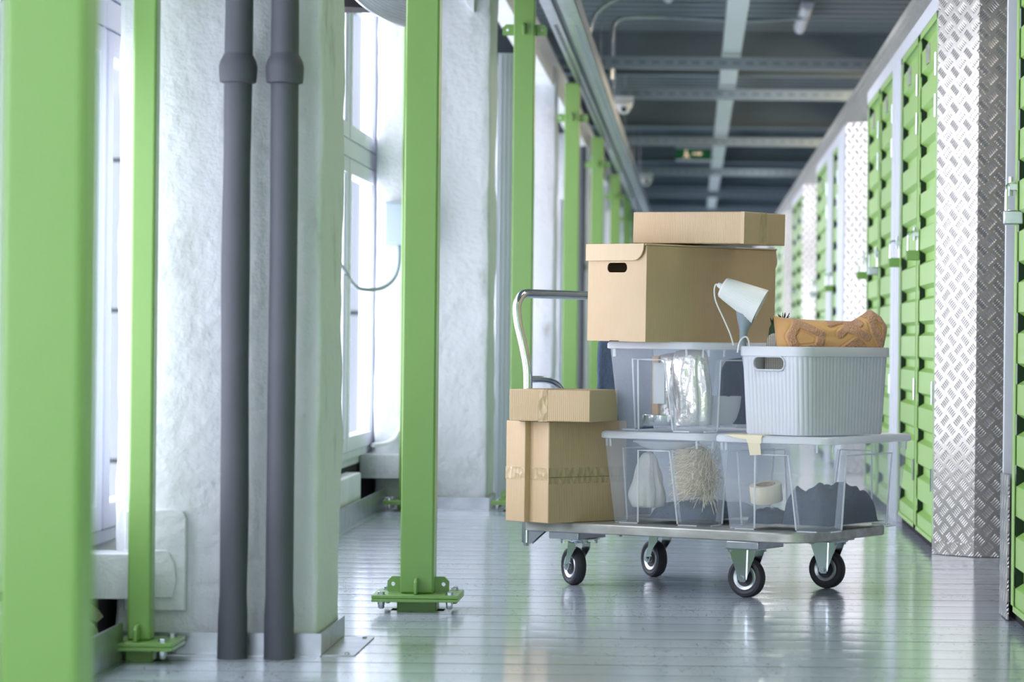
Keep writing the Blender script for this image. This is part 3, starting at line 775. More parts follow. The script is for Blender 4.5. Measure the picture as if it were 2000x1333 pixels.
def caster(s_, t_, rigid, phi=0, pad=(.06, .075)):
    # wheel axis: local frame x = rolling direction, y = axle
    pos = Vector((s_, t_, 0))
    e = bpy.data.objects.new('caster', None); COL.objects.link(e); e.parent = tr; e.location = pos; e.rotation_euler = (0, 0, phi)
    T = Matrix.Translation((0, 0, WR)) @ Matrix.Rotation(R(90), 4, 'X')
    wheel(e, T)
    fk = MB()
    if rigid:
        for sy in (-1, 1):
            y = sy*.024
            # flared plate: wide at top, narrow at axle
            poly = [(-.046,.138),(-.015,.058),(-.014,.052),(-.008,.045),(.008,.045),(.014,.052),(.015,.058),(.046,.138)]
            fk.prism(poly, 'y', y-.0013, y+.0013)
            fk.prism([(-.016,.138),(-.013,.05),(.013,.05),(.016,.138)], 'y', min(y, y+sy*.006), max(y, y+sy*.006))
        fk.box(-.05, .05, -.036, .036, .138, .142)
        for bx in (-.04, .04):
            for by in (-.031, .031): fk.lathe([(.006,.131),(.006,.139)], 6, T=Matrix.Translation((bx, by, 0)))
        fk.tube([(0,-.034,WR),(0,.034,WR)], .0075, 6)
    else:
        for sy in (-1, 1):
            y = sy*.024
            poly = [(.012,.133),(.02,.1),(-.005,.085),(-.013,.058),(-.01,.048),(0,.044),(.01,.048),(.014,.058),(.03,.09),(.062,.118),(.06,.133)]
            poly = [(-.006,.07),(-.012,.057),(-.008,.047),(0,.044),(.008,.047),(.013,.058),(.028,.085),(.058,.112),(.06,.13),(.012,.132),(.006,.1)]
            fk.prism(poly, 'y', y-.0013, y+.0013)
        fk.box(.01, .06, -.0253, .0253, .128, .132)
        fk.lathe([(.026,.131),(.028,.134),(.026,.139)], 24, T=Matrix.Translation((.035, 0, 0)))
        T2 = Matrix.Translation((.035, 0, 0)) @ Matrix.Rotation(-phi, 4, 'Z')
        fk.box(-.05, .05, -.036, .036, .139, .142, T=T2)
        for bx in (-.04, .04):
            for by in (-.03, .03): fk.tube([T2 @ Vector((bx, by, .127)), T2 @ Vector((bx, by, .14))], .0055, 6)
        fk.tube([(0,-.031,WR),(0,.031,WR)], .0075, 6)
    fk.build('fork', M['chrome'], e)
    return e
caster(.729, .056, True); caster(.768, .47, True)
# swivel casters turned about 30 degrees further than the platform
ph = -R(30)
caster(.108, .10, False, ph); caster(.143, .50, False, ph + R(3))
for (s_, t_) in ((.13, .085), (.165, .485), (.745, .075), (.768, .47)):
    MB().box(s_-.052, s_+.052, t_-.075, t_+.075, .142, .163).build('mounting_pad', M['galv'], tr, bevel=.002)

# ------------------------------------------------------------------ storage bins
def bin_(label, loc, rotz, bw, bd, tw_, td_, h, group='clear plastic storage boxes', lidh=.022, tape=False):
    t = thing('storage_box', label, 'storage box', loc, rotz, group)
    def ring(z, rec, half):
        # perimeter with a recessed panel on each side
        k = z/h; w2 = (bw + (tw_-.02-bw)*k)/2; d2 = (bd + (td_-.02-bd)*k)/2; r = .028
        pts = []
        for (hx, hy, ang) in ((w2, d2, 0), (d2, w2, 90), (w2, d2, 180), (d2, w2, 270)):
            # side facing -y rotated by ang; hx is half length, hy distance
            f0 = .42*hx + .07*hx*(1-k)*0; f1 = hx - r
            wv = (.42 - .15*k) if ang in (0, 180) else (.60 - .06*k)
            a = wv*hx
            prof = [(-f1, 0), (-a-.004, 0), (-a, rec), (-a*.5, rec), (0, rec), (a*.5, rec), (a, rec), (a+.004, 0), (f1, 0)]
            ca, sa = math.cos(R(ang)), math.sin(R(ang))
            for (x, d) in prof:
                y = -hy + d; pts.append((x*ca - y*sa, x*sa + y*ca))
            for q in (22.5, 45, 67.5):
                x = f1 + r*math.sin(R(q)); y = -hy + r - r*math.cos(R(q)); pts.append((x*ca - y*sa, x*sa + y*ca))
        return [(x, y, z) for x, y in pts]
    mb = MB(); zr = h*.80
    levels = [(0, .0), (.0, .014)]
    rings = [ring(.012, .022, 0), ring(h*.3, .021, 0), ring(h*.6, .019, 0), ring(zr, .018, 0), ring(zr+.004, 0, 0), ring(h-lidh*.6, 0, 0)]
    # feet: corners reach the floor, recess stops above
    def foot():
        r0 = ring(.0, .022, 0); out = []
        for i, p in enumerate(r0):
            j = i % 12
            out.append((p[0], p[1], .012 if 2 <= j <= 6 else 0.0))
        return out
    rings = [foot()] + rings
    n = len(rings[0]); vs = [p for r_ in rings for p in r_]
    fs = [(k*n+i, k*n+(i+1) % n, (k+1)*n+(i+1) % n, (k+1)*n+i) for k in range(len(rings)-1) for i in range(n)]
    mb.add(vs, fs)
    c0 = ring(.013, .022, 0); mb.add(c0, [tuple(range(n))[::-1]])
    body = mb.build('box_body', M['clear'], t, smooth=30)
    # moulded ribs around each recess
    rb = MB()
    for (hb, ht, db, dt, ang) in ((bw/2, (tw_-.02)/2, bd/2, (td_-.02)/2, 0), (bd/2, (td_-.02)/2, bw/2, (tw_-.02)/2, 90), (bw/2, (tw_-.02)/2, bd/2, (td_-.02)/2, 180), (bd/2, (td_-.02)/2, bw/2, (tw_-.02)/2, 270)):
        def pt(k, sx):
            hx = hb+(ht-hb)*k; hy = db+(dt-db)*k; a = ((.42-.15*k) if ang in (0, 180) else (.60-.06*k))*hx
            ca, sa = math.cos(R(ang)), math.sin(R(ang)); x = sx*a; y = -hy-.0008
            return (x*ca-y*sa, x*sa+y*ca, k*h)
        rb.tube([pt(0.02, -1), pt(.4, -1), pt(.8, -1), pt(.8, -.3), pt(.8, .3), pt(.8, 1), pt(.4, 1), pt(.02, 1)], .0026, 6)
        def pb(x, k, z):
            hy = db+(dt-db)*k; ca, sa = math.cos(R(ang)), math.sin(R(ang)); y = -hy-.001
            return (x*ca-y*sa, x*sa+y*ca, z)
        # thick foot edge
        for sx in (-1, 1):
            rb.tube([pb(sx*((.43 if ang in (0, 180) else .61)*hb), 0, .002), pb(sx*(hb-.03), 0, .002)], .0022, 6)
            x = sx*(ht-.035)
            rb.tube([pb(x, .93, h-lidh), pb(x, .86, h-.045)], .003, 6)
    rb.build('moulded_edge', M['clear_rib'], t)
    # lid
    lid = MB()
    P = lambda e, z: [(x, y, z) for x, y in rrect(-tw_/2+e, tw_/2-e, -td_/2+e, td_/2-e, .045, 6)]
    rr = [P(.004, h-lidh), P(0, h-lidh+.002), P(0, h-.007), P(.003, h-.002), P(.008, h), P(.016, h), P(.022, h-.003), P(.035, h-.003)]
    n = len(rr[0]); lid.add([p for r_ in rr for p in r_], [(k*n+i, k*n+(i+1) % n, (k+1)*n+(i+1) % n, (k+1)*n+i) for k in range(len(rr)-1) for i in range(n)] + [tuple((len(rr)-1)*n+i for i in range(n))])
    lid.build('lid', M['frost'], t, smooth=50)
    if tape:
        x0, x1 = -.075, -.035
        mb = MB(); y = -td_/2-.001
        mb.add([(x0-.07,y+.05,h+.0015),(x1+.015,y+.05,h+.0015),(x1+.015,y-.0015,h-.0),(x0-.07,y-.0015,h-.0)], [(0,1,2,3)])
        mb.add([(x0-.07,y-.002,h),(x1+.015,y-.002,h),(x1+.012,y-.002,h-.006),(x0-.01,y-.002,h-.012)], [(0,3,2,1)])
        mb.add([(x0,y-.002,h-.006),(x1+.012,y-.002,h-.006),(x1+.01,y-.0005,h-lidh),(x0+.006,y-.0005,h-lidh)], [(0,3,2,1)])
        mb.add([(x0+.006,y+.0,h-lidh),(x1+.006,y+.0,h-lidh),(x1+.004,y+.01,h-.055),(x0+.008,y+.01,h-.057)], [(0,3,2,1)])
        m = mb.build('tape_strip', M['tape_cream'], t, smooth=0); sd = m.modifiers.new('s', 'SOLIDIFY'); sd.thickness = .0006; m['label'] = 'cream tape strip over the lid rim'
    return t
zP = .1935
BL = TW(.42, .30, zP); BR = TW(.825, .28, zP)
bin_('clear plastic storage box on the trolley holding straw and white cloth, under another clear box', BL, -TH, .325, .46, .385, .545, .272)
bin_('clear plastic storage box on the trolley holding a cream tape roll and navy clothes', BR, -TH, .325, .46, .385, .545, .272, tape=True)
zU = zP+.2735
BU = TW(.45, .285, zU)
bin_('clear plastic storage box with crumpled foil, directly beneath the big cardboard box', BU, -R(40), .315, .45, .365, .53, .262)
zB = zU+.2635

# gray ribbed basket
GB = Vector((.352, 8.300, zU))
t = thing('storage_basket', 'pale grey ribbed plastic basket holding the desk lamp and orange cushion', 'basket', GB, -R(44))
bwB, bdB, bwT, bdT, hB = .242, .36, .275, .392, .252
def per(hx, hy, r, n_side):
    # rounded rectangle sampled evenly with outward normals
    segs = []; pts = []
    tot = 4*(hx-r) + 4*(hy-r) + 2*PI*r
    def at(s_):
        s_ %= tot
        for (kind, L_, data) in (('l', 2*(hx-r), (-(hx-r), -hy, 1, 0, 0, -1)), ('a', PI*r/2, (hx-r, -(hy-r), -90)), ('l', 2*(hy-r), (hx, -(hy-r), 0, 1, 1, 0)), ('a', PI*r/2, (hx-r, hy-r, 0)),
                                 ('l', 2*(hx-r), (hx-r, hy, -1, 0, 0, 1)), ('a', PI*r/2, (-(hx-r), hy-r, 90)), ('l', 2*(hy-r), (-hx, hy-r, 0, -1, -1, 0)), ('a', PI*r/2, (-(hx-r), -(hy-r), 180))):
            if s_ <= L_:
                if kind == 'l':
                    x, y, dx, dy, nx, ny = data; return x+dx*s_, y+dy*s_, nx, ny
                cx, cy, a = data; q = R(a + 90*s_/L_); return cx+r*math.cos(q), cy+r*math.sin(q), math.cos(q), math.sin(q)
            s_ -= L_
        return at(0)
    return at, tot
NR = 82; SUB = 6
def brings(inner):
    rings = []
    for k, z in enumerate([0, .004, .05, .1, .15, .2, hB-.03, hB-.0245]):
        f = z/hB; hx = (bwB+(bwT-.012-bwB)*f)/2; hy = (bdB+(bdT-.012-bdB)*f)/2
        if inner: hx -= .004; hy -= .004; z = max(z, .004)
        at, tot = per(hx, hy, .042 if not inner else .038, 0)
        row = []
        for i in range(NR*SUB):
            x, y, nx, ny = at(tot*i/(NR*SUB)); d = 0
            if not inner and 0 < k < 7: d = .0022*abs(math.sin(PI*i/SUB))
            elif not inner: d = .0
            row.append((x+nx*d, y+ny*d, z))
        rings.append(row)
    return rings
mb = MB(); ro = brings(False); ri = brings(True); n = NR*SUB
seq = ro + ri[::-1]
vs = [p for r_ in seq for p in r_]; fs = [(k*n+i, k*n+(i+1) % n, (k+1)*n+(i+1) % n, (k+1)*n+i) for k in range(len(seq)-1) for i in range(n)]
fs += [tuple(range(n))[::-1], tuple((len(seq)-1)*n+i for i in range(n))]
mb.add(vs, fs); body = mb.build('basket_body', M['plastic_grey'], None, smooth=40)
# handle hole on the -y side
st = rrect(-.066, .052, .186, .222, .0175, 6)
cutter = MB().prism(st, 'y', -.25, -.1).build('c', M['plastic_grey']); cut(body, cutter)
body.parent = t
rimP = [(x, y) for x, y in rrect(-.066, .052, .186, .222, .0175, 6)]
fy = lambda z: -(bdB+(bdT-.012-bdB)*z/hB)/2 - .0025
MB().tube([(x, fy(z), z) for x, z in rrect(-.0675, .0535, .1845, .2235, .019, 6)], .0028, 8, closed=True).build('handle_rim', M['plastic_grey'], t)
P = lambda e, z: [(x, y, z) for x, y in rrect(-bwT/2+e, bwT/2-e, -bdT/2+e, bdT/2-e, .045, 6)]
rr = [P(.007, hB-.028), P(0, hB-.027), P(0, hB-.002), P(.0015, hB), P(.008, hB), P(.009, hB-.004), P(.009, hB-.028)]
n = len(rr[0]); lid = MB().add([p for r_ in rr for p in r_], [(k*n+i, k*n+(i+1) % n, (k+1)*n+(i+1) % n, (k+1)*n+i) for k in range(len(rr)-1) for i in range(n)])
lid.build('rim', M['plastic_grey'], t, smooth=40)

# ------------------------------------------------------------------ cardboard boxes
def carton(label, loc, rot, w_, d_, h_, group='cardboard boxes', tapes=(), flaps=True, name='cardboard_box'):
    t = thing(name, label, 'box', loc, 0, group); t.rotation_euler = rot
    MB().box(0, w_, 0, d_, 0, h_).build('carton', M['card'], t, bevel=.0025)
    for tp in tapes:
        x0, x1, y0, y1, z0, z1 = tp
        tb = MB().box(x0, x1, y0, y1, z0, z1).build('packing_tape', M['tape'], t, smooth=0)
    return t
# upright slim boxes at the handle end
z0 = zP
e = .0006
carton('upright slim cardboard box at the handle end, overhanging the trolley edge', (-.553, 8.500, z0), (0, 0, -R(48)), .090, .30, .298,
       tapes=[(-e, .09+e, -e, 0, .125, .162)])
t = carton('upright slim cardboard box beside the clear box with straw', (-.482, 8.450, z0), (0, 0, -R(48)), .092, .30, .298,
       tapes=[(-e, .092+e, -e, 0, .125, .162), (.092, .092+e, 0, .3, .135, .162), (.092, .092+e, 0, .3, .115, .133)])
MB().box(.0915, .0924, .0, .3, .1335, .1347).build('seam', M['cavity'], t, smooth=0)
t = carton('flat cardboard box with a central tape strip lying on the two upright slim boxes', (-.5385, 8.40, z0+.2995), (0, R(-.0), -R(20)), .255, .22, .093,
       tapes=[(.092, .122, -e, 0, 0-e, .093+e), (.092, .122, -e, .22, .093, .093+e)])
# big file box
bw_, bd_, bh_ = .255, .52, .283
Tb = Vector((-.036, 8.506, 0)); th = R(47); uu = Vector((math.cos(th), -math.sin(th), 0)); vv = Vector((math.sin(th), math.cos(th), 0))
ob = Tb - uu*bw_/2 - vv*bd_/2
t = thing('moving_box', 'large brown cardboard moving box with a handle hole and lid flap, topmost but one', 'box', (ob.x, ob.y, zB), 0, 'cardboard boxes'); t.rotation_euler = (0, R(.55), -th)
body = MB().box(0, bw_, 0, bd_, 0, bh_-.006).build('carton', [M['card'], M['cavity']], None, smooth=0)
hole = MB().prism(rrect(.085, .171, bh_-.083, bh_-.055, .0135, 6), 'y', -.02, .02).build('c', M['card']); cut(body, hole)
inn = MB().box(.004, bw_-.004, .004, bd_-.004, .004, bh_-.010).build('c', M['card']); cut(body, inn)
body.parent = t
MB().box(.006, bw_-.006, .0045, .3, .006, bh_-.012).build('dark_inside', M['cavity'], t, smooth=0) if False else None
lid = MB(); lid.box(-.003, bw_+.002, -.004, bd_+.004, bh_-.005, bh_)
lid.build('lid', M['card_lid'], t, bevel=.0015)
fl_ = [(-.004, bh_), (-.004, bh_-.049), (.195, bh_-.049)] + [(.205+.045*math.sin(R(a)), bh_-.004-.045*math.cos(R(a))) for a in range(0, 91, 10)] + [(bw_-.003, bh_)]
fp = MB().prism(fl_, 'y', -.008, -.0035).build('lid_flap', M['card_lid'], t, smooth=30, bevel=.001)
sf = [(bd_+.003, bh_), (bd_+.003, bh_-.055)] + [(bd_+.003+.02*math.sin(R(a)), bh_-.035-.03*math.cos(R(a))) for a in range(0, 91, 15)] + [(bd_+.016, bh_-.004)]
MB().prism(sf, 'x', bw_-.02, bw_-.016).build('side_flap', M['card_lid'], t, smooth=0)
MB().box(.1, .14, -.0008, 0, -.0, .002).build('bottom_slot', M['cavity'], t, smooth=0)
# top flat box
zT = zB+bh_+.0065
Tb = Vector((.040, 8.411, 0)); th = R(38); uu = Vector((math.cos(th), -math.sin(th), 0)); vv = Vector((math.sin(th), math.cos(th), 0))
w_, d_ = .41, .2; ob = Tb - uu*w_/2 - vv*d_/2
t = carton('flat pale cardboard box on top of the whole stack', (ob.x, ob.y, zT-.001), (0, R(.9), -th), w_, d_, .092,
       tapes=[(w_, w_+e, .075, .108, -e, .092+e)])
MB().box(w_-.012, w_+.0015, -.0015, .001, .0, .092).build('edge_fold', M['card_lid'], t, bevel=.0005)

# dark garment bag behind boxes
def prism_cloth(name, label, cat, loc, poly, y0, y1, m, amp=.006, rot=0):
    mb = MB().prism(poly, 'y', y0, y1)
    o = mb.build(name, m, loc=loc, rotz=rot)
    b = o.modifiers.new('b', 'BEVEL'); b.width = .012; b.segments = 3
    s_ = o.modifiers.new('s', 'SUBSURF'); s_.subdivision_type = 'SIMPLE'; s_.levels = s_.render_levels = 3
    tx = bpy.data.textures.new('cl', 'CLOUDS'); tx.noise_scale = .06
    d = o.modifiers.new('d', 'DISPLACE'); d.texture = tx; d.strength = amp*2; d.mid_level = .5
    return tag(o, label, cat)
prism_cloth('folded_bag', 'dark navy folded bag standing behind the clear box and cardboard boxes', 'bag', (-.243, 8.80, zP), [(-.05, 0), (.12, 0), (.12, .54), (-.05, .54), (-.055, .3)], 0, .05, M['navy2'], .008)

# ------------------------------------------------------------------ contents of the clear boxes
def heap(name, label, cat, loc, rot, rx, ry, h, m, seed, sharp=1.9, folds=.35):
    mb = MB()
    def fn(u, v):
        x = (u*2-1); y = (v*2-1)
        e_ = max(0, 1-(abs(x)**4+abs(y)**4))
        f = noise.noise(Vector((x*sharp, y*sharp, seed))) + .28*noise.noise(Vector((x*sharp*2.3, y*sharp*2.3, seed+4)))
        ridge = 1-abs(noise.noise(Vector((x*sharp*1.3+3, y*sharp*1.3, seed+9))))*2.2
        z = h*(e_**.3)*(.66+folds*.9*f+folds*.28*ridge)
        return (x*rx, y*ry, max(z, .0))
    mb.grid(fn, 48, 48)
    n_ = 49
    vs = mb.v[:]
    ring = [i for i in range(n_)] + [j*n_+48 for j in range(1, n_)] + [48*n_+i for i in range(47, -1, -1)] + [j*n_ for j in range(47, 0, -1)]
    mb.f.append(tuple(ring[::-1])); mb.mi.append(0)
    return tag(mb.build(name, m, loc=loc, rotz=rot, smooth=70), label, cat)
# right lower box: navy clothes + tape roll
def inbox(base, s_, t_, z): return base + TU*s_ + TV*t_ + Vector((0, 0, z))
heap('folded_clothes', 'dark navy clothes heaped behind the cream tape roll in the clear box', 'clothes', inbox(BR, .046, .015, .0155), -TH, .086, .175, .135, M['navy'], 3)
heap('folded_clothes', 'navy garment lying low under the cream tape roll', 'clothes', inbox(BR, -.086, -.10, .0155), -TH, .044, .085, .05, M['navy'], 8)
t = thing('tape_roll', 'thick roll of cream tape lying on the navy clothes', 'tape roll', inbox(BR, -.088, -.125, .078), -TH)
T = Matrix.Rotation(R(12), 4, 'X')
mb = MB(); mb.lathe([(.03,0),(.046,0),(.047,.002),(.047,.048),(.046,.05),(.03,.05),(.03,0)], 40, T=T); mb.build('tape_winding', M['tape_cream'], t)
mb = MB(); mb.lathe([(.0265,.0),(.03,0),(.03,.05),(.0265,.05),(.0265,0)], 32, T=T); mb.build('core', M['card'], t)
# left lower box: slate cloth, white bag, straw broom, glass dish
heap('folded_blanket', 'slate blue blanket at the bottom of the clear box with straw', 'blanket', inbox(BL, .02, .0, .0155), -TH, .11, .175, .062, M['navy2'], 12, 1.6, .25)
def blob(name, label, cat, loc, rot, rx, ry, h, m, seed, wob=.18, top=.55, pw=.45):
    mb = MB()
    def fn(u, v):
        a = 2*PI*u; z = v; prof = (max(.0, math.sin(PI*min(1, .12+z*.88)))**pw) * (1-(1-top)*z)
        f = 1 + wob*noise.noise(Vector((math.cos(a)*1.6, math.sin(a)*1.6, z*2.2+seed))) + wob*.5*noise.noise(Vector((math.cos(a)*5, math.sin(a)*5, z*1.2+seed)))
        return (rx*prof*f*math.cos(a), ry*prof*f*math.sin(a), h*z)
    mb.grid(fn, 48, 28, closed_u=True)
    k = len(mb.v); mb.f.append(tuple(range(48))[::-1]); mb.mi.append(0); mb.f.append(tuple(28*48+i for i in range(48))); mb.mi.append(0)
    return tag(mb.build(name, m, loc=loc, rotz=rot, smooth=80), label, cat)
blob('cloth_bag', 'off white cloth bag standing in the clear box beside the straw', 'bag', inbox(BL, -.092, -.14, .045), -TH, .056, .05, .165, M['cloth_white'], 2, .34, .5, .25)
blob('cloth_bag', 'crumpled pale cloth tucked behind the white bag under the glass dish', 'cloth', inbox(BL, .0, -.06, .105), -TH, .055, .05, .11, M['cloth_white'], 6, .4, .9)
t = thing('glass_dish', 'shallow oval glass dish lying at the top of the clear box', 'dish', inbox(BL, -.03, -.14, .215), -TH)
mb = MB(); mb.lathe([(.03,0),(.06,.003),(.085,.012),(.1,.022),(.103,.024),(.1,.026),(.084,.016),(.06,.007),(.03,.004)], 48, T=Matrix.Diagonal((1, .7, 1, 1))); mb.build('dish_body', M['glassware'], t)
MB().tube([(.103*math.cos(2*PI*k/40), .072*math.sin(2*PI*k/40), .0255) for k in range(40)], .0028, 8, closed=True).tube([(.06*math.cos(2*PI*k/40), .042*math.sin(2*PI*k/40), .006) for k in range(40)], .002, 8, closed=True).build('dish_rim', M['clear_rib'], t)
# straw bunch: many fibres
mb = MB(); rnd = random.Random(3)
for k in range(800):
    a = rnd.random()*2*PI; r0 = .045*math.sqrt(rnd.random()); z0_ = .085 + .14*rnd.random()
    p0_ = Vector((r0*math.cos(a), r0*math.sin(a)*1.3, z0_))
    d = Vector((math.cos(a)*.9 - .5, math.sin(a)*.9 - .5, -.7+rnd.random()*1.1)).normalized()
    L_ = .03+.04*rnd.random()
    p1 = p0_ + d*L_*.6 + Vector((0, 0, -.004)); p2 = p0_ + d*L_ + Vector((0, 0, -.014*rnd.random()))
    for q in (p1, p2):
        q.x = max(-.066, min(.055, q.x)); q.y = max(-.062, min(.06, q.y)); q.z = min(q.z, .236)
    mb.tube([p0_, p1, p2], [.0013, .0011, .0006], 4, cap=False)
t = thing('straw_broom_head', 'bushy bunch of pale straw pressed against the clear box wall', 'straw bunch', inbox(BL, .085, -.142, .0), -TH)
o = mb.build('straw_fibres', M['straw'], t); o['kind'] = 'stuff'
blob('x', '', '', (0, 0, .082), 0, .045, .055, .15, mat('straw_core', '#BFB48E', .9, bump=.8, bscale=60), 5, .1, .9)
core = bpy.data.objects['x']; core.name = 'straw_core'; core.parent = t
for k_ in ('label', 'category'):
    if k_ in core: del core[k_]
# upper clear box: foil, wood, navy fabric, white bowl
t40 = R(40); U4 = Vector((math.cos(t40), -math.sin(t40), 0)); V4 = Vector((math.sin(t40), math.cos(t40), 0))
def inup(s_, t_, z): return BU + U4*s_ + V4*t_ + Vector((0, 0, z))
blob('foil_blanket', 'crumpled shiny silver foil standing in the front of the upper clear box', 'foil', inup(.06, -.14, .018), -t40, .066, .05, .225, M['foil'], 4, .3, 1, .16)
blob('foil_blanket', 'crumpled silver foil behind the inset panel of the upper clear box', 'foil', inup(-.052, -.09, .03), -t40, .072, .04, .20, M['foil'], 9, .3, 1, .16)
tag(MB().box(-.012, .012, -.006, .006, 0, .20).build('wooden_slat', M['wood'], loc=inup(-.03, -.19, .02), rotz=-t40, bevel=.002), 'thin wooden slat upright inside the upper clear box', 'slat')
tag(MB().box(-.022, .022, -.003, .003, 0, .12).build('grey_card', mat('grey_card', '#C4C9C8', .7), loc=inup(-.005, -.205, .08), rotz=-t40, bevel=.001), 'pale grey card strip hanging in the upper clear box', 'card')
blob('navy_towel', 'folded slate blue towel in the right side of the upper clear box', 'towel', inup(.045, .125, .018), -t40, .078, .07, .20, M['navy2'], 14, .12, 1, .2)
t = thing('white_bowl', 'large white bowl with a curved side low in the upper clear box', 'bowl', inup(.06, -.015, .018), -t40)
mb = MB(); mb.lathe([(.03,0),(.045,.002),(.057,.02),(.066,.05),(.07,.085),(.067,.085),(.062,.05),(.053,.022),(.03,.006)], 40); mb.build('bowl_body', M['plastic_white'], t)
tag(MB().lathe([(.001,0),(.05,0),(.052,.003),(.052,.03),(.05,.032),(.001,.032)], 40).build('silver_tin', M['chrome'], loc=inup(-.045, -.155, .016)), 'low round silver tin at the bottom of the upper clear box', 'tin')

# ------------------------------------------------------------------ desk lamp in the basket
LY = 8.262
def XZ(x, y, Yd=LY):      # metres from the corridor axis measured on the lamp's own plane
    return x, y
t = thing('desk_lamp', 'white fluted desk lamp with grey stem standing in the grey basket', 'lamp', (.14, LY, .50))
# shade axis in the XZ plane
a0 = Vector((.083-.14, 0, .888-.50)); a1 = Vector((.190-.14, -.01, .833-.50))
ax = (a1-a0).normalized(); L_ = (a1-a0).length
Q = Matrix.Translation(a0) @ ax.to_track_quat('Z', 'Y').to_matrix().to_4x4()
mb = MB(); seg = 144
prof = [(.012,-.006),(.026,-.0035),(.0305,.001),(.0315,.006)] + [(.0315+(.053-.0315)*k/10, .006+(L_-.006)*k/10) for k in range(1, 11)] + [(.0515, L_), (.031, .01), (.005, .008)]
vs = []; 
for (r_, z_) in prof:
    for k in range(seg):
        q = 2*PI*k/seg; rr_ = r_ + (.0005*math.cos(q*48) if .006 < z_ < L_*.995 and r_ > .0315 else 0)
        vs.append((rr_*math.cos(q), rr_*math.sin(q), z_))
fs = [(i*seg+k, i*seg+(k+1)%seg, (i+1)*seg+(k+1)%seg, (i+1)*seg+k) for i in range(len(prof)-1) for k in range(seg)] + [tuple(range(seg))[::-1]]
mb.add(vs, fs, 0, Q); mb.build('lamp_shade', M['plastic_white'], t, smooth=25)
mb = MB(); mb.tube([Q @ Vector((0,0,-.005)), Q @ Vector((0,0,-.018))], [.009,.0065], 14); mb.build('cable_gland', M['plastic_white'], t)
j = Q @ Vector((.0, 0, .075))
mb = MB(); mb.tube([Vector((.150-.14, .0, .82-.5)), Vector((.148-.14, .01, .79-.5)), Vector((.1435-.14, .015, .765-.5)), Vector((.1415-.14, .015, .73-.5)), Vector((.018, .015, .63-.5)), Vector((.086, .012, .03))], [.03,.023,.0125,.0098,.009,.009], 20)
mb.build('stem', M['lamp_stem'], t)
mb = MB(); mb.lathe([(.04,0),(.044,.004),(.04,.012),(.012,.02)], 32, T=Matrix.Translation((.086,.012,-.01))); mb.build('base', M['lamp_stem'], t)
g = Q @ Vector((0,0,-.017))
C = [g, g+Vector((-.007,0,-.001)), g+Vector((-.0105,0,-.018)), g+Vector((-.005,0,-.05)), g+Vector((.018,0,-.1)), g+Vector((.036,0,-.14)), g+Vector((.047,0,-.175))]
C2 = [Vector((.126-.14, -.012, .70-.5)), Vector((.132-.14, -.012, .73-.5)), Vector((.143-.14, -.012, .744-.5)), Vector((.153-.14, -.012, .744-.5)), Vector((.159-.14, -.012, .73-.5)), Vector((.161-.14, -.012, .70-.5))]
mb = MB(); mb.tube(catmull(C, 8), .0022, 8); mb.tube(catmull(C2, 8), .0026, 8); mb.build('cable', M['plastic_white'], t)

# ------------------------------------------------------------------ orange cushion
cmat = mat('orange_cushion_fabric', '#E2A45C', .9)
nt = cmat.node_tree; N = nt.nodes; L = nt.links; b = N['Principled BSDF']
at = N.new('ShaderNodeAttribute'); at.attribute_name = 'tuft'
mx = N.new('ShaderNodeMix'); mx.data_type = 'RGBA'; L.new(at.outputs['Fac'], mx.inputs['Factor']); mx.inputs[6].default_value = lin('#E4B278'); mx.inputs[7].default_value = lin('#D8A580'); L.new(mx.outputs[2], b.inputs['Base Color'])
tc = N.new('ShaderNodeTexCoord'); v = N.new('ShaderNodeTexVoronoi'); v.inputs['Scale'].default_value = 230; L.new(tc.outputs['Object'], v.inputs['Vector'])
n2 = N.new('ShaderNodeTexNoise'); n2.inputs['Scale'].default_value = 14; L.new(tc.outputs['Object'], n2.inputs['Vector'])
h = node_math(nt, 'ADD', node_math(nt, 'MULTIPLY', v.outputs['Distance'], at.outputs['Fac']), node_math(nt, 'MULTIPLY', n2.outputs['Fac'], .6))
bp = N.new('ShaderNodeBump'); bp.inputs['Strength'].default_value = .9; bp.inputs['Distance'].default_value = .005; L.new(h, bp.inputs['Height']); L.new(bp.outputs['Normal'], b.inputs['Normal'])
b.inputs['Sheen Weight'].default_value = .3
# pattern strokes in cushion millimetres: x from left corner, y below the top line
ST = [[(38,10),(27,34),(34,53)], [(38,10),(63,21),(81,30),(77,55),(34,60)], [(99,8),(117,2),(153,7)], [(117,28),(128,17),(146,21),(169,32)], [(126,56),(146,41),(171,59)],
      [(169,-10),(182,-10),(207,6),(209,30),(205,56)], [(175,-8),(182,19),(205,52)]]
KX = .345/215
def segd(p, a, b):
    ax_, ay_, bx_, by_ = a[0], a[1], b[0], b[1]; dx, dy = bx_-ax_, by_-ay_
    t_ = max(0, min(1, ((p[0]-ax_)*dx+(p[1]-ay_)*dy)/(dx*dx+dy*dy+1e-9)))
    return math.hypot(p[0]-ax_-dx*t_, p[1]-ay_-dy*t_)
CW = .345; CHT = .105
nu, nv = 150, 96; verts = []; tuft = []
def topline(u):  # height of upper edge above the straight line
    l = max(0, 1-u/.07); r_ = max(0, 1-abs(u-.84)/.16)
    return .004*l + .034*r_**1.2 - .006*math.sin(PI*u) - (.018*max(0, (u-.93)/.07))
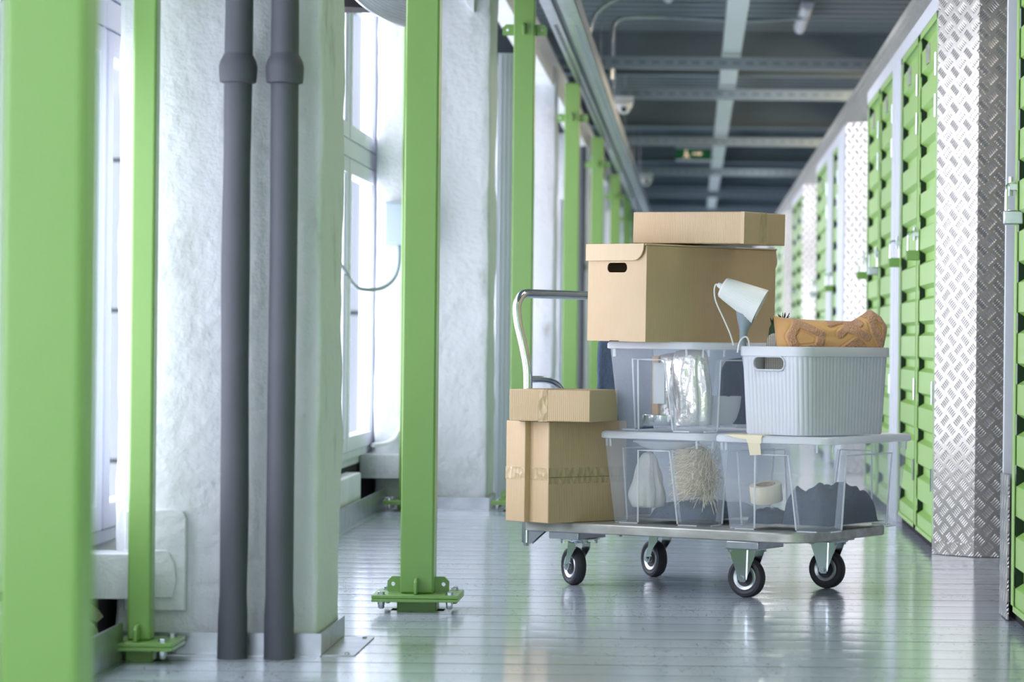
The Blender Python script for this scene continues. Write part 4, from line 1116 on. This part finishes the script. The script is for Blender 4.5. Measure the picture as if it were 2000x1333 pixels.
for side in (-1, 1):
    for jv in range(nv+1):
        for iu in range(nu+1):
            u = iu/nu; vv_ = jv/nv
            x = u*CW; pin = 1-.05*math.sin(PI*vv_)
            x = CW/2 + (x-CW/2)*(1-.10*vv_)
            z = -vv_*CHT + topline(u)*(1-vv_)
            ex = max(0., 1-abs(2*u-1)**3.2); ey = max(0., 1-abs(2*vv_-1)**2.6)
            th_ = .056*(ex**.5)*(ey**.5)
            th_ += .006*noise.noise(Vector((u*5, vv_*4, side)))*min(1, th_/.02)
            mm = (x/KX/1., -z/KX)    # picture-scale millimetres
            f = 0
            if side < 0:
                dmin = min(segd(mm, a, b_) for s_ in ST for a, b_ in zip(s_[:-1], s_[1:]))
                wdt = 8.2
                f = max(0, min(1, (wdt-dmin)/2.0))
                th_ += .0045*f*(1 if th_ > .004 else th_/.004) - .003*max(0, 1-abs(dmin-wdt-1.2)/1.6)
                if f > .2: th_ += .0009*noise.noise(Vector((x*500, 0, z*500)))
            verts.append((x-CW/2, side*th_, z)); tuft.append(f)
mb = MB(); W_ = nu+1; off = (nu+1)*(nv+1); fs = []
for j_ in range(nv):
    for i_ in range(nu):
        a = j_*W_+i_; fs.append((a, a+W_, a+W_+1, a+1)); a += off; fs.append((a, a+1, a+W_+1, a+W_))
mb.add(verts, fs)
cu = mb.build('cushion', cmat, loc=(.395, 8.296, .801), smooth=180)
cu.rotation_euler = (R(-1), R(1.2), R(14))
att = cu.data.attributes.new('tuft', 'FLOAT', 'POINT')
if len(cu.data.vertices) == len(tuft): att.data.foreach_set('value', tuft)
tag(cu, 'orange rectangular cushion with tufted squiggle pattern sticking out of the grey basket', 'cushion')

# other things in the basket
t = thing('knit_basket', 'white perforated knitted pouch between the lamp and the cushion', 'pouch', (.232, 8.305, .55))
pm = mat('perforated_white', '#DAD8D2', .8); nt = pm.node_tree; N = nt.nodes; L = nt.links
tc = N.new('ShaderNodeTexCoord'); sp = N.new('ShaderNodeSeparateXYZ'); L.new(tc.outputs['Object'], sp.inputs[0])
fx = node_math(nt, 'ABSOLUTE', node_math(nt, 'SUBTRACT', node_math(nt, 'FRACT', node_math(nt, 'DIVIDE', node_math(nt, 'ADD', sp.outputs['X'], 5), .0052)), .5))
fz = node_math(nt, 'ABSOLUTE', node_math(nt, 'SUBTRACT', node_math(nt, 'FRACT', node_math(nt, 'DIVIDE', node_math(nt, 'ADD', sp.outputs['Z'], 5), .0042)), .5))
dd = node_math(nt, 'LESS_THAN', node_math(nt, 'MAXIMUM', fx, fz), .26)
mx = N.new('ShaderNodeMix'); mx.data_type = 'RGBA'; L.new(dd, mx.inputs['Factor']); mx.inputs[6].default_value = lin('#E2E0DA'); mx.inputs[7].default_value = lin('#3A3834'); L.new(mx.outputs[2], N['Principled BSDF'].inputs['Base Color'])
mb = MB(); Tm = Matrix.Rotation(R(5), 4, 'Y'); mb.prism(rrect(-.036, .045, 0, .207, .022, 6), 'y', -.016, .016, T=Tm); mb.build('pouch_body', pm, t, bevel=.008, bseg=4)
t = thing('green_bottle', 'dark green rounded bottle top behind the white pouch', 'bottle', (.234, 8.346, .52))
MB().lathe([(.014,0),(.017,.004),(.017,.23),(.015,.252),(.009,.264),(.003,.267)], 28).build('bottle_body', mat('bottle_green', '#36553C', .45), t)
mb = MB()
rnd = random.Random(5)
for k in range(16):
    a = rnd.random()*2*PI; r0 = .012*rnd.random(); p = Vector((r0*math.cos(a), r0*math.sin(a), .0)); mb.tube([p, p+Vector((.008*math.cos(a), .007*math.sin(a), .009+.009*rnd.random()))], [.003, .0012], 5)
tag(mb.build('succulent_sprig', mat('succulent', '#2C4A2E', .6), loc=(.234, 8.346, .785)), 'tiny dark green sprig showing above the cushion corner', 'plant')
mb = MB()
for k in range(12):
    a = rnd.random()*2*PI; p = Vector((.008*math.cos(a), .006*math.sin(a), 0)); mb.tube([p, p+Vector((.012*math.cos(a), .01*math.sin(a), .012+.012*rnd.random()))], [.0022, .0008], 5)
mb.tube([(0,0,-.03),(0,0,.003)], .006, 8)
tag(mb.build('dried_sprig', mat('dark_sprig', '#26302C', .7), loc=(.258, 8.35, .795)), 'small dark spiky sprig just behind the cushion top edge', 'plant')

# ------------------------------------------------------------------ render view
sc.view_settings.view_transform = 'Standard'; sc.view_settings.look = 'None'; sc.view_settings.gamma = 1
sc.view_settings.exposure = 0.0
try: sc.view_settings.use_curve_mapping = False
except Exception: pass
cy = sc.cycles
cy.max_bounces = 10; cy.diffuse_bounces = 5; cy.glossy_bounces = 4; cy.transmission_bounces = 6; cy.transparent_max_bounces = 24
cy.use_denoising = True; cy.caustics_reflective = False; cy.caustics_refractive = False; cy.sample_clamp_indirect = 8
